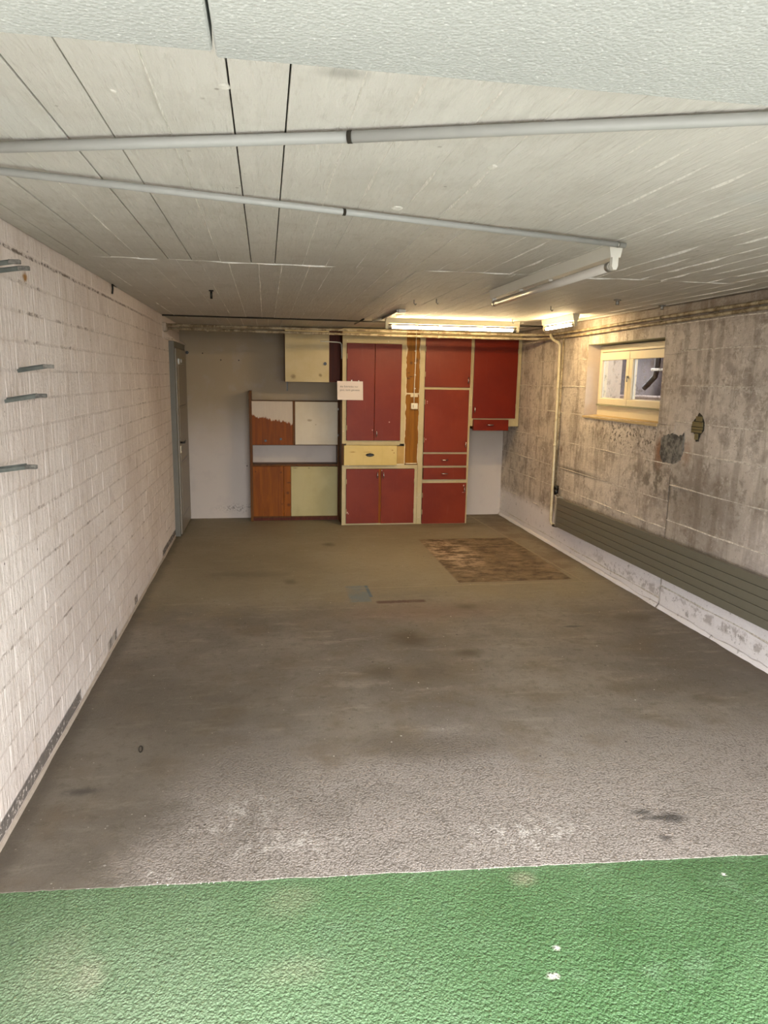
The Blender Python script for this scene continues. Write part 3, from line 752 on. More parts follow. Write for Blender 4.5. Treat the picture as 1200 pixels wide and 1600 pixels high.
# reveals and sill
bm = bmesh.new(); bx(bm, XR + .002, xo, WY1 - .002, WY1 + .012, WZ0, WZ1); bx(bm, XR + .002, xo, WY0 - .012, WY0 + .002, WZ0, WZ1)
put('reveal', bm, 'reveal', w1)
put('head_soffit', box(XR + .002, xo, WY0, WY1, WZ1 - .004, WZ1 + .012), 'soffit', w1)
bm = bmesh.new(); n = 40; A = []
for i in range(n + 1):
    y = WY0 + (WY1 - WY0) * i / n; k_ = .004 * mnoise.noise(Vector((y * 9, 1, 1)))
    A.append([bm.verts.new(p) for p in ((xf, y, WZ0 - .012), (XR - .016 + k_, y, WZ0 - .020), (XR - .018 + k_, y, WZ0 - .004 + k_ * .5), (xf, y, WZ0 + .006))])
for i in range(n):
    for q in range(4): bm.faces.new((A[i][q], A[i][(q + 1) % 4], A[i + 1][(q + 1) % 4], A[i + 1][q]))
bm.faces.new(A[0]); bm.faces.new(A[-1][::-1])
put('window_sill', bm, 'sill', w1)
# what stands outside the window: light-well wall, ledge, downpipe
bm = bmesh.new(); bx(bm, 3.95, 4.15, 3.0, 10.5, .6, 2.10); bx(bm, XR + .34, 3.95, 3.0, 3.2, .6, 2.10); bx(bm, XR + .34, 3.95, 10.3, 10.5, .6, 2.10)
put('wall_outside', bm, 'outwall', kind='structure', label='blotchy grey wall of the light well outside the window')
put('floor', box(XR + .34, 3.95, 3.2, 10.3, .55, .62), 'outground', kind='structure', label='floor of the light well outside the window')
put('sky_blocker', box(XR + .34, 3.80, 2.0, 11.5, 2.42, 2.56), 'outwall', kind='structure', label='unseen slab added to dim the light well outside the window')  # added out of view to cut the sky light in the well
put('stone_ledge', box(3.62, 3.948, 3.3, 7.05, 1.44, 1.53, .01), 'outledge', label='pinkish stone ledge outside the window', cat='ledge')
t = thing('downpipe', (3.88, 6.72, 1.60), 'dark downpipe with a white clamp seen through the right window pane', 'pipe')
bm = bmesh.new(); tube(bm, [(3.88, 6.72, 2.10), (3.88, 6.72, 1.80), (3.88, 6.75, 1.72), (3.86, 6.84, 1.64), (3.84, 6.88, 1.60)], .028, 12); put('pipe_run', bm, 'black', t)
put('pipe_clamp', box(3.838, 3.948, 6.665, 6.775, 1.775, 1.80, .004), 'white', t)

# ------------------------------------------------------------------ door (in the left wall near the back corner)
d1 = bpy.data.objects.new('door_1', None); C.objects.link(d1); d1.location = (XL, 7.95, 0); WORLD['door_1'] = Vector((XL, 7.95, 0)); d1['kind'] = 'structure'
d1['label'] = 'grey-green panelled door at the far end of the brick wall'
bm = bmesh.new(); bx(bm, XL - .01, -.893, 7.455, 7.50, 0, 1.985, .003); bx(bm, XL - .01, -.893, 7.50, 8.40, 1.925, 1.985, .003); bx(bm, XL - .01, -.90, 8.40, YB - .002, 0, 1.985, .002)
put('door_frame', bm, 'doorframe', d1)
leaf = put('door_leaf', box(-.925, -.882, 7.508, 8.395, .012, 1.918, .004, 2), 'door', d1)
for (za, zb) in ((.10, .165), (.19, .74), (.775, 1.315), (1.35, 1.83)):
    if zb - za < .1: continue
    bm = bmesh.new(); bx(bm, -.884, -.8785, 7.62, 8.28, za, zb, .004)
    put('panel', bm, 'door', leaf)
for zz in (.182, .760, 1.334):
    put('groove', box(-.8825, -.8812, 7.64, 8.22, zz - .006, zz + .006), 'black', leaf)
bm = bmesh.new(); tube(bm, [(-.882, 7.60, .965), (-.84, 7.60, .965)], .010, 8); tube(bm, [(-.842, 7.59, .965), (-.842, 7.66, .967), (-.842, 7.735, .972)], .009, 8)
put('door_handle', bm, 'black', leaf)
bm = bmesh.new(); bx(bm, -.884, -.872, 7.57, 7.63, .86, .935, .003); kp = put('lock_plate', bm, 'plastic', leaf)
put('keyhole', box(-.874, -.870, 7.588, 7.612, .875, .92, .001), 'black', kp)
put('name_plate', box(-.884, -.878, 7.56, 7.64, .99, 1.005, .002), 'oldmetal', leaf)
bm = bmesh.new(); bx(bm, -.884, -.862, 7.62, 7.70, 1.76, 1.82, .004); bx(bm, -.884, -.858, 7.70, 7.98, 1.765, 1.775, .002); bx(bm, -.884, -.866, 7.84, 7.93, 1.78, 1.82, .004)
put('hasp', bm, 'oldmetal', leaf)
# proud lintel block over the door
bm = bmesh.new()
v = [bm.verts.new(p) for p in ((XL - .01, 7.05, 1.99), (XL - .01, 7.05, 2.055), (XL + .002, 7.05, 2.055), (XL + .002, 7.05, 1.99))]
w_ = [bm.verts.new(p) for p in ((XL - .01, 7.46, 1.985), (XL - .01, 7.46, 2.045), (-.884, 7.46, 2.005), (-.884, 7.46, 1.985))]
q_ = [bm.verts.new(p) for p in ((XL - .01, YB - .002, 1.985), (XL - .01, YB - .002, 2.03), (-.884, YB - .002, 1.995), (-.884, YB - .002, 1.985))]
for A, Bq in ((v, w_), (w_, q_)):
    for i in range(4): bm.faces.new((A[i], A[(i + 1) % 4], Bq[(i + 1) % 4], Bq[i]))
bm.faces.new(v[::-1]); bm.faces.new(q_)
put('lintel', bm, 'brick', wl_)
# round bell push / hook on the back wall
bm = bmesh.new(); tube(bm, [(-.868, YB, 1.903), (-.868, YB - .03, 1.903)], .018, 12); tube(bm, [(-.868, YB - .028, 1.903), (-.868, YB - .05, 1.903)], .008, 8)
put('wall_peg', bm, 'black', label='small round black peg on the back wall beside the door top', cat='peg')

# ------------------------------------------------------------------ pipes
def run(name, pts, r, mat, label, cat, group=None, seg=12, collars=()):
    t = thing(name, pts[0], label, cat, group)
    bm = bmesh.new(); tube(bm, pts, r, seg); put('pipe_run', bm, mat, t)
    for (a, c) in collars:
        bm = bmesh.new(); tube(bm, [a, c], r * 1.3, seg); put('pipe_clip', bm, mat, t)
    return t
run('heating_pipe', [(XL + .0, 7.085, 2.114), (0, 7.09, 2.112), (1.2, 7.09, 2.112), (2.3, 7.09, 2.112), (2.66, 7.06, 2.113), (2.80, 6.98, 2.114), (2.853, 6.85, 2.116), (2.853, 6.2, 2.118), (2.853, 4.6, 2.125), (2.853, 3.0, 2.128), (2.853, 1.1, 2.13)], .013, 'pipe',
    'upper of two dirty painted pipes along the back and right wall', 'pipe', collars=(((-.60, 7.089, 2.112), (-.58, 7.089, 2.112)), ((1.70, 7.09, 2.112), (1.715, 7.09, 2.112)), ((2.853, 4.95, 2.123), (2.853, 4.93, 2.123)), ((2.853, 4.3, 2.126), (2.853, 4.28, 2.126))))
run('heating_pipe', [(XL + .0, 7.15, 2.088), (0, 7.11, 2.076), (1.2, 7.10, 2.073), (2.3, 7.10, 2.073), (2.64, 7.07, 2.074), (2.79, 6.98, 2.075), (2.853, 6.84, 2.076), (2.853, 6.2, 2.078), (2.853, 4.6, 2.088), (2.853, 3.9, 2.092), (2.853, 1.1, 2.094)], .0125, 'pipe',
    'lower of two dirty painted pipes along the back and right wall', 'pipe', collars=(((-.55, 7.12, 2.08), (-.53, 7.12, 2.08)), ((1.70, 7.10, 2.073), (1.715, 7.10, 2.073)), ((2.853, 4.95, 2.085), (2.853, 4.93, 2.085))))
bm = bmesh.new(); bx(bm, XL - .01, XL + .035, 7.05, 7.19, 2.055, 2.135, .012, 2)
for v in bm.verts: v.co += Vector((1, 1, 1)) * .006 * mnoise.noise(v.co * 30)
put('mortar_plug', bm, 'mortar', wl_)
run('riser_pipe', [(2.80, 6.89, 2.115), (2.80, 6.87, 2.085), (2.815, 6.84, 2.055), (2.845, 6.79, 2.03), (2.857, 6.775, 2.00), (2.857, 6.755, 1.5), (2.857, 6.745, 1.0), (2.857, 6.74, .26), (2.86, 6.72, .225), (2.865, 6.66, .222)], .0145, 'pipe2',
    'pale vertical pipe dropping from the corner pipes to the radiator foot', 'pipe', collars=(((2.857, 6.746, 1.035), (2.857, 6.746, 1.015)), ((2.857, 6.752, 1.6), (2.857, 6.752, 1.59))))
run('riser_pipe', [(2.862, 6.70, 2.075), (2.862, 6.70, 1.2), (2.862, 6.69, .62)], .010, 'pipe', 'thin dark vertical pipe running down into the black radiator valve', 'pipe', collars=(((2.862, 6.70, 1.6), (2.862, 6.70, 1.59)),))

# ------------------------------------------------------------------ radiator (slightly out of level)
tilt = .0095
rd = thing('radiator', (2.83, 5.0, .25), 'long low olive-grey radiator of five flat tubes on the right wall', 'radiator')
yA, yB_ = 6.495, 2.72; xr0, xr1 = 2.80, 2.835
def rz(y, z): return z + (6.495 - y) * tilt
zz = [.246, .3035, .361, .419, .4775, .536]
for k in range(5):
    bm = bmesh.new(); a, c = zz[k] + .0012, zz[k + 1] - .0012
    bx(bm, xr0, xr1, yB_, yA, a, c, .004, 2)
    for v in bm.verts: v.co.z = rz(v.co.y, v.co.z)
    put('tube', bm, 'rad', rd)
bm = bmesh.new(); bx(bm, xr1, xr1 + .012, yB_ + .05, yA - .05, .26, .52)
for v in bm.verts: v.co.z = rz(v.co.y, v.co.z)
put('convector_back', bm, 'rad', rd)
for (ya, yb) in ((6.485, 6.505), (2.70, 2.72)):
    bm = bmesh.new(); bx(bm, xr0 - .001, xr1 + .03, ya, yb, .246, .54, .004, 2)
    for v in bm.verts: v.co.z = rz(v.co.y, v.co.z)
    put('header', bm, 'radside', rd)
bm = bmesh.new(); tube(bm, [(2.845, 6.62, .545), (2.845, 6.62, .60)], [.020, .024], 14); tube(bm, [(2.845, 6.62, .60), (2.845, 6.62, .635)], [.026, .024], 14); put('valve', bm, 'black', rd)
bm = bmesh.new(); tube(bm, [(2.85, 6.64, .555), (2.85, 6.56, .535), (2.84, 6.49, .53)], .012, 10); put('valve_body', bm, 'oldmetal', rd)
bm = bmesh.new(); tube(bm, [(2.85, 6.60, .53), (2.85, 6.60, .26)], .012, 10); put('return_pipe', bm, 'radside', rd)
bm = bmesh.new(); tube(bm, [(2.85, 6.66, .222), (2.85, 6.57, .232), (2.845, 6.49, .262)], .013, 10); put('elbow', bm, 'recess', rd)
for yy in (5.9, 4.6, 3.3):
    put('wall_bracket', box(xr1, XR, yy - .02, yy + .02, rz(yy, .3), rz(yy, .5)), 'radside', rd)

# ------------------------------------------------------------------ fluorescent lights
def light(x, y, L, along, lit, label, two=False):
    """batten fitting on the ceiling centred on (x, y)"""
    t = thing('ceiling_light', (x, y, ZC), label, 'ceiling light')
    def P(u, v, z): return (x + v, y + u, z) if along == 1 else (x + u, y + v, z)
    def tr(prof, a, c):
        bm = bmesh.new(); A = [bm.verts.new(P(a, p[0], p[1])) for p in prof]; Bv = [bm.verts.new(P(c, p[0], p[1])) for p in prof]; n = len(prof)
        for i in range(n): bm.faces.new((A[i], A[(i + 1) % n], Bv[(i + 1) % n], Bv[i]))
        bm.faces.new(A); bm.faces.new(Bv[::-1]); return bm
    zt, zb = ZC - .001, ZC - .050
    mt = 'offwhite' if lit else 'white'
    put('batten', tr(((-.030, zt), (.030, zt), (.021, zb), (-.021, zb)), -L / 2, L / 2), mt, t)
    for s in (-1, 1):
        e = s * L / 2
        prof = [(-.013, zb), (.013, zb), (.013, zb - .034), (.007, zb - .048), (-.007, zb - .048), (-.013, zb - .034)]
        h_ = put('tube_holder', tr(prof, e - s * .022, e), mt, t)
        bm = bmesh.new(); tube(bm, [P(e - s * .022, 0, zb - .032), P(e - s * .030, 0, zb - .032)], .0175, 14); put('holder_ring', bm, 'radside', h_)
    bm = bmesh.new(); tube(bm, [P(-L / 2 + .026, 0, zb - .030), P(L / 2 - .026, 0, zb - .030)], .0135 if lit else .019, 16)
    tb = put('fluorescent_tube', bm, 'tube' if lit else 'tubeoff', t, label='glowing tube' if lit else 'unlit dusty tube')
    for s in (-1, 1):
        bm = bmesh.new(); a = s * (L / 2 - .030); tube(bm, [P(a, 0, zb - .030), P(a - s * .03, 0, zb - .030)], .0145 if lit else .0195, 14); put('end_cap', bm, 'oldmetal', tb)
    for q in ((-.12, .30) if L > 1 else (0,)):
        bm = bmesh.new(); tube(bm, [P(q, 0, zb), P(q, 0, zb - .010)], .011, 12); put('starter', bm, mt, t)
    return t
light(1.405, 3.615, 1.585, 1, False, 'unlit white fluorescent batten hanging nearest on the ceiling at the conduit end')
light(1.725, 6.60, 1.275, 0, True, 'lit fluorescent batten across the ceiling before the red cupboards')
light(2.51, 5.995, .68, 1, True, 'short lit fluorescent batten on the ceiling near the window corner')
# surface cable box behind the lit light
t = thing('cable_trunking', (1.09, 5.80, ZC), 'grey cable duct with white junction box leading to the lit long light', 'cable duct')
put('junction_box', box(1.055, 1.115, 5.77, 5.81, ZC - .028, ZC, .004), 'white', t)
bm = bmesh.new(); bx(bm, 1.045, 1.072, 5.81, 6.56, ZC - .022, ZC, .002); put('duct', bm, 'oldmetal', t)
bm = bmesh.new(); tube(bm, [(.985, 6.70, ZC - .02), (1.03, 6.62, ZC - .02), (1.058, 6.57, ZC - .015)], .012, 8); put('cable_end', bm, 'plastic', t)
bm = bmesh.new(); tube(bm, [(.905, 6.74, ZC - .008), (.86, 7.05, ZC - .03)], .008, 8)
put('stub_conduit', bm, 'black', label='short dark conduit stub on the ceiling left of the lit long light', cat='conduit')

# ------------------------------------------------------------------ ceiling conduits
def conduit(p0, p1, r, label, clips, white=None):
    t = thing('ceiling_conduit', p0, label, 'conduit')
    bm = bmesh.new(); tube(bm, [p0, p1], r, 14); put('conduit_run', bm, 'conduit', t)
    a, c = Vector(p0), Vector(p1); d = (c - a).normalized()
    for k in clips:
        m = a + (c - a) * k
        bm = bmesh.new(); tube(bm, [m - d * .005, m + d * .005], r * 1.10, 12); put('saddle_clip', bm, 'oldmetal' if k > .96 else 'recess', t)
    return t
def lin(pA, pB, xq):
    k = (xq - pA[0]) / (pB[0] - pA[0]); return pA[1] + (pB[1] - pA[1]) * k
zc_ = ZC - .018
A_, B2_ = (-.625, 1.968), (.188, 1.716); C2_ = (1.012, 1.414)
conduit((-.93, lin(A_, B2_, -.93), zc_), (.188, 1.712, zc_), .0125, 'front ceiling conduit, grey, left length crossing below the entrance boards', ())
conduit((.188, 1.712, zc_), (1.55, lin(B2_, C2_, 1.55), zc_), .0125, 'front ceiling conduit, grey, right length crossing below the entrance boards', (.004,))
A_, B2_ = (-.698, 2.186), (1.344, 2.728)
conduit((-.93, lin(A_, B2_, -.93), zc_), (1.40, lin(A_, B2_, 1.40), zc_), .0105, 'second grey ceiling conduit running to the end of the unlit light', (.51, .985))

# small ceiling hooks and bolts
def peg(name, x, y, l, r, mat, label, cat='hook'):
    bm = bmesh.new(); tube(bm, [(x, y, ZC + .002), (x, y, ZC - l)], r, 10); tube(bm, [(x, y, ZC - .001), (x, y, ZC - .008)], r * 2.0, 10)
    put(name, bm, mat, label=label, cat=cat)
peg('ceiling_bolt', -.343, 4.93, .055, .008, 'black', 'dark bolt hanging from the ceiling above the brick wall side', 'bolt')
peg('ceiling_bolt', 2.34, 4.63, .035, .012, 'oldmetal', 'stubby grey ceiling bolt right of the unlit light', 'bolt')
peg('ceiling_bolt', 2.80, 4.86, .03, .012, 'oldmetal', 'grey bolt at the ceiling edge above the window', 'bolt')
bm = bmesh.new(); tube(bm, [(XL + .012, 4.80, ZC), (XL + .014, 4.79, ZC - .03), (XL + .012, 4.78, ZC - .06)], .006, 8); tube(bm, [(XL + .012, 4.80, ZC - .005), (XL + .012, 4.90, ZC - .004)], .004, 8)
put('wall_hook', bm, 'black', label='small black hook at the top edge of the brick wall', cat='hook')
for i, (hx, hy) in enumerate(((1.034, 5.06), (1.169, 4.95), (2.209, 6.35), (2.087, 5.16))):
    bm = bmesh.new(); tube(bm, [(hx, hy, ZC), (hx, hy, ZC - .025), (hx + .010, hy, ZC - .036), (hx + .016, hy, ZC - .028)], .0045, 8)
    put('ceiling_hook', bm, 'oldmetal', label=('tiny ceiling hook, left one behind the unlit light', 'tiny ceiling hook, right one behind the unlit light', 'tiny hook on the ceiling over the right end of the long lit light', 'tiny hook on the ceiling beyond the far end of the unlit light')[i], cat='hook')

# ------------------------------------------------------------------ steel straps standing out of the brick wall
def strap(y, z, L, rise, label, double=False, dy=0.0):
    t = thing('wall_bracket', (XL, y, z), label, 'bracket', 'steel straps in the brick wall')
    for k in range(2):
        bm = bmesh.new(); hh = .0065; w_ = .0035; off = (.0 if k == 0 else .017)
        LL = L - (.03 if k else 0)
        pts = [(0, 0), (LL, rise * LL / L)]
        vs = []
        for (dx, dz) in pts:
            for (a, c) in ((-w_, -hh), (w_, -hh), (w_, hh), (-w_, hh)):
                vs.append(bm.verts.new((XL - .005 + dx, y + a + off, z + dz + c + (.006 if k else 0))))
        for q in range(4): bm.faces.new((vs[q], vs[(q + 1) % 4], vs[4 + (q + 1) % 4], vs[4 + q]))
        bm.faces.new(vs[:4]); bm.faces.new(vs[4:])
        put('strap', bm, 'steel' if k else 'steel', t)
    x = XL + L; zt = z + rise
    put('strap_tip', box(x - .035, x + .004, y - .006, y + .008, zt - .009, zt + .006, .002), 'cement', t)
    return t
strap(2.98, 1.655, .128, .022, 'steel strap bracket on the brick wall, second from the top, level with the window')
strap(2.82, 1.545, .140, .024, 'steel strap bracket on the brick wall, just under the second one')
strap(2.60, 1.312, .155, .020, 'lowest steel strap bracket on the brick wall')
strap(2.76, 1.99, .13, .020, 'topmost steel strap bracket near the ceiling on the brick wall, longer one')
strap(2.70, 2.002, .12, .020, 'topmost steel strap bracket near the ceiling on the brick wall, shorter one')

# ------------------------------------------------------------------ cupboards
YF = 7.90           # front plane of the painted cupboards
def hbow(bm, x, z, vertical=True, L=.085, y=YF - .02):
    """bow handle"""
    pts = []
    for k in range(9):
        a = math.pi * k / 8; u = -math.cos(a) * L / 2; d = math.sin(a) * .022
        pts.append((x, y - d - .001, z + u) if vertical else (x + u, y - d - .001, z))
    r = [.003 + .0035 * math.sin(math.pi * k / 8) for k in range(9)]
    return tube(bm, pts, r, 8)
def cdoor(parent, x0, x1, z0, z1, mat, handle=None, hinge=None, th=.02, y=YF, r=.003):
    d = put('door', box(x0, x1, y - th, y - .001, z0, z1, r, 2), mat, parent)
    if handle:
        put('handle', hbow(bmesh.new(), handle[0], handle[1], True, .075, y - th), 'chrome', d)
    if hinge is not None:
        for hz in (z0 + .14, z1 - .14):
            xx = x0 if hinge == 'l' else x1
            bm = bmesh.new(); tube(bm, [(xx, y - th - .002, hz - .028), (xx, y - th - .002, hz + .028)], .0045, 8); put('hinge', bm, 'frame', d)
    return d
def drawer(parent, x0, x1, z0, z1, mat, hx, hz, y=YF, th=.02, depth=.3, black=False):
    d = put('drawer', box(x0, x1, y - th, y - .001, z0, z1, .003, 2), mat, parent)
    if black:
        bm = bmesh.new()
        prof = [(-.052, 0), (-.035, .014), (0, .022), (.035, .014), (.052, 0), (.030, -.014), (0, -.019), (-.030, -.014)]
        A = [bm.verts.new((hx + u, y - th - .004, hz + v)) for u, v in prof]; Bv = [bm.verts.new((hx + u * .62, y - th - .020, hz + v * .55)) for u, v in prof]; G = [bm.verts.new((hx + u, y - th + .002, hz + v)) for u, v in prof]
        n = len(prof)
        for P0, P1 in ((G, A), (A, Bv)):
            for i in range(n): bm.faces.new((P0[i], P0[(i + 1) % n], P1[(i + 1) % n], P1[i]))
        bm.faces.new(Bv); bm.faces.new(G[::-1]); put('handle', bm, 'black', d)
    else:
        put('handle', hbow(bmesh.new(), hx, hz, False, .085, y - th), 'chrome', d)
    return d
def box_carcass(x0, x1, z0, z1, y0, y1, t=.018):
    bm = bmesh.new()
    bx(bm, x0, x0 + t, y0, y1, z0, z1); bx(bm, x1 - t, x1, y0, y1, z0, z1)
    bx(bm, x0 + t, x1 - t, y0, y1, z0, z0 + t); bx(bm, x0 + t, x1 - t, y0, y1, z1 - t, z1); bx(bm, x0 + t, x1 - t, y1 - .012, y1 - .002, z0 + t, z1 - t)
    return bm
yb_ = YB - .004
# double-door cupboard
c1 = thing('double_cupboard', (1.27, 8.15, 0), 'wide built-in cupboard with brick-red double doors above and below a cream drawer', 'cupboard')
put('upper_carcass', box_carcass(.832, 1.541, .93, 2.185, YF + .004, yb_), 'brown', c1)
put('lower_carcass', box_carcass(.832, 1.700, .002, .70, YF + .004, yb_), 'brown', c1)
put('side_panel', box(.832, .850, YF + .004, yb_, .70, .93), 'brown', c1)
bm = bmesh.new(); f0, f1 = YF - .002, YF + .004
for (a, c, e, g_) in ((.832, .878, .93, 2.185), (1.490, 1.541, .93, 2.185), (.878, 1.490, 2.03, 2.185), (.878, 1.490, .914, .967)):
    bx(bm, a, c, f0, f1 + .012, e, g_, .001)
put('face_frame', bm, 'frame', c1)
bm = bmesh.new()
for (a, c, e, g_) in ((.832, .880, 0, .688), (1.665, 1.700, 0, .648), (.880, 1.700, .648, .690), (.880, 1.665, 0, .018)):
    bx(bm, a, c, f0, f1 + .012, e, g_, .001)
put('face_frame', bm, 'frame', c1)
put('meeting_stile', box(1.250, 1.284, f0 - .004, f1, .019, .646, .001), 'pine', c1, label='orange bare wood strip between the lower doors')
cdoor(c1, .880, 1.188, .969, 2.028, 'red', None, 'l'); cdoor(c1, 1.192, 1.489, .969, 2.028, 'red', (1.216, 1.046))
cdoor(c1, .882, 1.252, .021, .645, 'red', (1.234, .577), 'l'); cdoor(c1, 1.280, 1.664, .018, .645, 'red', (1.304, .577), 'r')
dr = drawer(c1, .851, 1.453, .690, .912, 'yellow', 1.145, .806, black=True, th=.028)
put('filler_panel', box(1.460, 1.541, YF, YF + .012, .70, .905), 'smallwood', c1)
put('crack_filler', box(1.542, 1.550, YF - .002, YF + .006, .70, .915, .002), 'filler', c1)
# bare timber board between the cupboards, ragged filler along it
wb = thing('timber_board', (1.62, 7.92, .70), 'bare orange-brown board standing between the two red cupboards', 'board')
put('board', box(1.543, 1.700, YF + .004, YF + .030, .702, 2.185, .001), 'pine_board', wb)
bm = bmesh.new(); rf = random.Random(4)
def rag(xc, z0, z1, w0, sgn):
    n = 60; A = []
    for i in range(n + 1):
        zq = z0 + (z1 - z0) * i / n
        ww = w0 * max(.15, .5 + 1.2 * mnoise.noise(Vector((xc * 5, zq * 9, 1))) + .8 * mnoise.noise(Vector((xc, zq * 31, 6))))
        A.append([bm.verts.new(p) for p in ((xc, YF + .006, zq), (xc, YF - .003, zq), (xc + sgn * ww * .7, YF - .002, zq), (xc + sgn * ww, YF + .006, zq))])
    for i in range(n):
        for q in range(3): bm.faces.new((A[i][q], A[i][q + 1], A[i + 1][q + 1], A[i + 1][q]))
rag(1.541, .70, 2.18, .016, 1); rag(1.701, .70, 2.18, .008, -1)
bx(bm, 1.545, 1.695, YF - .002, YF + .006, 1.485, 1.500, .002); bx(bm, 1.60, 1.685, YF - .002, YF + .006, 1.455, 1.486, .004); bx(bm, 1.455, 1.545, YF - .004, YF + .004, .690, .703, .002); bx(bm, 1.56, 1.69, YF - .003, YF + .006, .700, .712, .003)
put('crumbled_filler', bm, 'filler', wb)
# socket and cable on the board
so = thing('wall_socket', (1.643, 7.88, 1.32), 'white surface socket on the bare board between the red cupboards', 'socket')
put('socket_box', box(1.605, 1.681, YF - .030, YF + .005, 1.322, 1.388, .006, 2), 'plastic', so)
bm = bmesh.new(); bx(bm, 1.622, 1.634, YF - .032, YF - .029, 1.338, 1.372); put('pin_slot', bm, 'radside', so)
bm = bmesh.new(); bx(bm, 1.650, 1.672, YF - .033, YF - .029, 1.338, 1.372, .002); put('socket_face', bm, 'white', so)
bm = bmesh.new(); tube(bm, [(1.640, YF - .006, 1.386), (1.641, YF - .006, 1.6), (1.648, YF - .006, 1.9), (1.650, YF - .006, 2.19)], .005, 8); cb = put('cable', bm, 'plastic', so)
for zq in (1.55, 1.70, 1.83, 1.96): put('cable_clip', box(1.636, 1.654, YF - .012, YF + .004, zq - .005, zq + .005, .001), 'white', cb)
# tall cupboard
c2 = thing('tall_cupboard', (2.0, 8.15, 0), 'tall narrow brick-red cupboard with two small drawers', 'cupboard')
put('carcass', box_carcass(1.702, 2.300, .002, 2.185, YF + .004, yb_), 'frame', c2)
bm = bmesh.new()
for (a, c, e, g_) in ((1.702, 1.758, 0, 2.185), (2.278, 2.300, 0, 2.185), (1.758, 2.278, 2.125, 2.185), (1.758, 2.278, 1.542, 1.570), (1.758, 2.278, .815, .836), (1.758, 2.278, .658, .682), (1.758, 2.278, .480, .523), (1.758, 2.278, 0, .008)):
    bx(bm, a, c, f0, f1 + .012, e, g_, .001)
put('face_frame', bm, 'frame', c2)
cdoor(c2, 1.758, 2.280, 1.569, 2.124, 'red', (2.254, 1.648), 'l'); cdoor(c2, 1.762, 2.273, .837, 1.543, 'red', (2.249, .926), 'l')
drawer(c2, 1.763, 2.273, .682, .815, 'red', 2.012, .749); drawer(c2, 1.766, 2.275, .523, .658, 'red', 2.015, .592)
cdoor(c2, 1.761, 2.281, .006, .481, 'red', (2.254, .405), 'l')
# hanging cupboard in the right corner
c3 = thing('hanging_cupboard', (2.6, 8.15, 1.13), 'brick-red hanging cupboard with one drawer in the right corner', 'cupboard')
put('carcass', box_carcass(2.302, 2.878, 1.135, 2.185, YF + .004, yb_), 'frame', c3)
bm = bmesh.new()
for (a, c, e, g_) in ((2.302, 2.320, 1.135, 2.185), (2.832, 2.878, 1.135, 2.185), (2.320, 2.832, 2.125, 2.185), (2.320, 2.832, 1.135, 1.226)):
    bx(bm, a, c, f0, f1 + .012, e, g_, .001)
put('face_frame', bm, 'frame', c3)
cdoor(c3, 2.320, 2.832, 1.226, 2.124, 'red_shaded', (2.343, 1.322), 'r')
drawer(c3, 2.331, 2.747, 1.088, 1.212, 'red_shaded', 2.528, 1.153, th=.045)
put('drawer_box', box(2.345, 2.735, YF, YF + .35, 1.10, 1.134), 'brown', c3)

# paper notice
pn = thing('paper_notice', (.915, 7.86, 1.415), 'white paper note with two pencilled lines on the red cupboard door', 'notice')
bm = bmesh.new(); n = 8; A = []
for i in range(n + 1):
    k = i / n; xx = .771 + .285 * k; yy = YF - .026 - .008 * (1 - k) ** 2
    A.append([bm.verts.new((xx + (.004 if q < 2 else 0), yy + d, zq)) for q, (zq, d) in enumerate(((1.415, 0), (1.415, .0012), (1.619, .0012), (1.619, 0)))])
for i in range(n):
    for q in range(4): bm.faces.new((A[i][q], A[i][(q + 1) % 4], A[i + 1][(q + 1) % 4], A[i + 1][q]))
bm.faces.new(A[0]); bm.faces.new(A[-1][::-1])
sheet = put('paper_sheet', bm, 'paper', pn)
def words(txt, x, y, z, size, parent, sx=1.0):
    cu = bpy.data.curves.new('lettering', 'FONT'); cu.body = txt; cu.size = size; cu.extrude = .0002; cu.space_character = 1.15
    tmp = bpy.data.objects.new('lettering', cu); C.objects.link(tmp)
    dg = bpy.context.evaluated_depsgraph_get(); me = bpy.data.meshes.new_from_object(tmp.evaluated_get(dg))
    bpy.data.objects.remove(tmp)
    o = bpy.data.objects.new('lettering', me); C.objects.link(o); me.materials.clear(); me.materials.append(M['ink'])
    o.parent = parent; o.location = Vector((x, y, z)) - WORLD[parent.name]; o.rotation_euler = (math.radians(90), 0, math.radians(1.3)); o.scale.x = sx
words('die Schränke nur', .802, YF - .0335, 1.552, .027, sheet, .93)
words('ganz, nicht getrennt', .802, YF - .0335, 1.515, .027, sheet, .86)
put('tape', box(.925, .938, YF - .031, YF - .020, 1.612, 1.634, .001), 'white', pn)
put('tape', box(1.005, 1.014, YF - .0305, YF - .020, 1.598, 1.630, .001), 'white', pn)

# pine sideboard
YS = 8.22
sb = thing('pine_sideboard', (.33, 8.3, 0), 'low pine shelf unit with half-painted and cream doors standing against the back wall', 'cabinet')
ys1 = YB - .004
put('side_panel', box(-.190, -.160, YS - .02, ys1, 0, 1.494, .001), 'brown', sb)
put('side_panel', box(.816, .828, YS - .008, ys1, 0, 1.385, .001), 'brown', sb)
put('top_board', box(-.160, .816, YS, ys1, 1.368, 1.386, .001), 'brown', sb)
put('shelf_board', box(-.160, .816, YS, ys1, .882, .902, .001), 'brown', sb)
put('shelf_board', box(-.160, .816, YS, ys1, .640, .662, .001), 'brown', sb)
put('bottom_board', box(-.160, .816, YS, ys1, .036, .056, .001), 'brown', sb)
put('kick_board', box(-.178, .816, YS + .012, YS + .028, 0, .045, .001), 'redbrown', sb)
put('divider', box(.300, .322, YS - .010, ys1, .886, 1.382, .001), 'brown', sb)
d = cdoor(sb, -.180, .298, .888, 1.381, 'brushed', None, None, .018, YS)
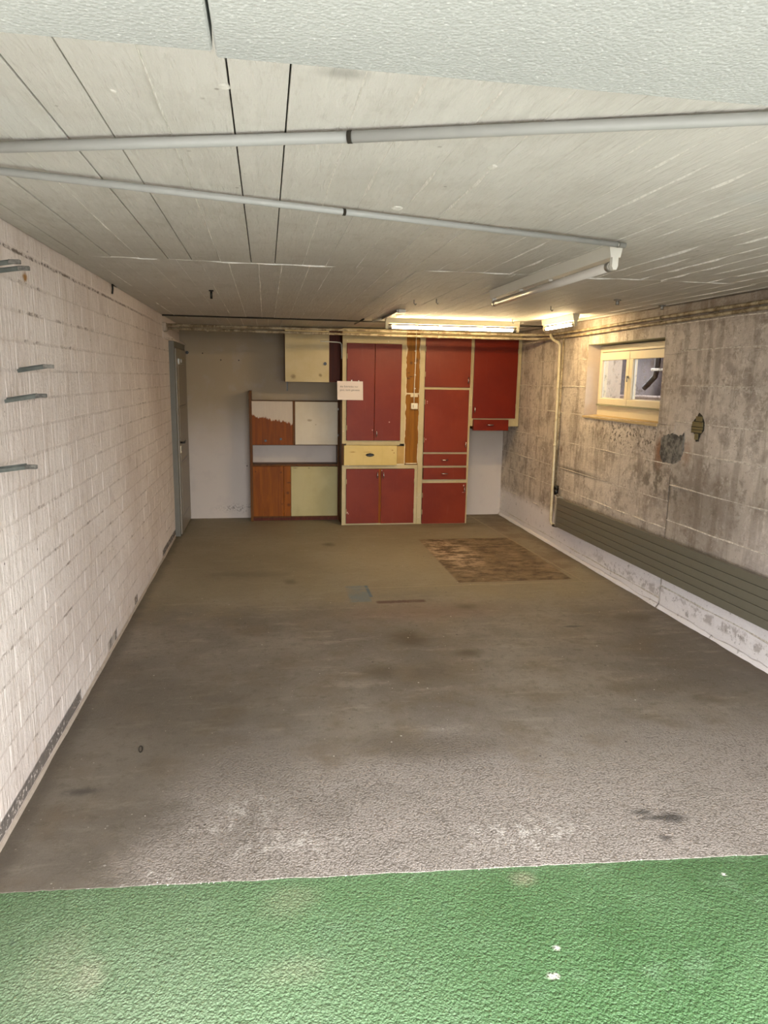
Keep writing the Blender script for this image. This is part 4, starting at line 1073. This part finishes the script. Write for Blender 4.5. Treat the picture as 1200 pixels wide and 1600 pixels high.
d['label'] = 'bare pine door with a brushed white top'
for (kx, kz) in ((-.011, .936), (.161, .955)):
    bm = bmesh.new(); tube(bm, [(kx, YS - .018, kz), (kx, YS - .034, kz)], [.009, .014], 10); put('knob', bm, 'black', d)
d = cdoor(sb, .324, .813, .890, 1.380, 'cream2', None, None, .020, YS, .006)
for hz in (1.0, 1.30):
    put('hinge', box(.812, .822, YS - .024, YS - .012, hz - .012, hz + .012, .001), 'oldmetal', d)
d = put('board_door', box(-.180, .190, YS - .018, YS - .001, .056, .641, .002), 'pine', sb)
put('board_door', box(.192, .271, YS - .017, YS - .001, .056, .641, .002), 'pine', sb)
d = cdoor(sb, .273, .814, .054, .638, 'green_cream', None, None, .021, YS, .006)
# brown upright closing the gap beside the red cupboard
put('filler_upright', box(.829, .8315, YS - .01, ys1, 0, .69, .0003), 'redbrown', sb)

# cream hanging cabinet with open brown bay
YW = 8.05
wc = thing('wall_cabinet', (.45, 8.2, 1.60), 'small cream hanging cabinet with a round black knob above the pine unit', 'cabinet')
put('carcass', box_carcass(.212, .698, 1.602, 2.185, YW, ys1), 'brown', wc)
d = cdoor(wc, .212, .697, 1.602, 2.180, 'cream', None, None, .020, YW, .002)
bm = bmesh.new(); tube(bm, [(.650, YW - .020, 1.804), (.650, YW - .028, 1.804), (.650, YW - .045, 1.804)], [.010, .012, .018], 14); put('knob', bm, 'black', d)
put('open_bay_back', box(.699, .829, YW + .08, YW + .095, 1.604, 2.185), 'redbrown', wc)
put('open_bay_shelf', box(.699, .829, YW + .03, ys1, 1.604, 1.618), 'redbrown', wc)
put('stay_arm', box(.228, .240, YW - .012, YW + .0, 1.503, 1.601, .002), 'black', wc)
bm = bmesh.new(); tube(bm, [(.60, YW - .026, 2.045), (.70, YW - .02, 2.043), (.78, 7.99, 2.038), (.812, 7.96, 2.032), (.826, 7.95, 2.015), (.828, 7.94, 1.95), (.829, 7.94, 1.86)], .006, 8)
put('white_cable', bm, 'white', label='white cable curving from the cream cabinet to the red cupboard side', cat='cable')
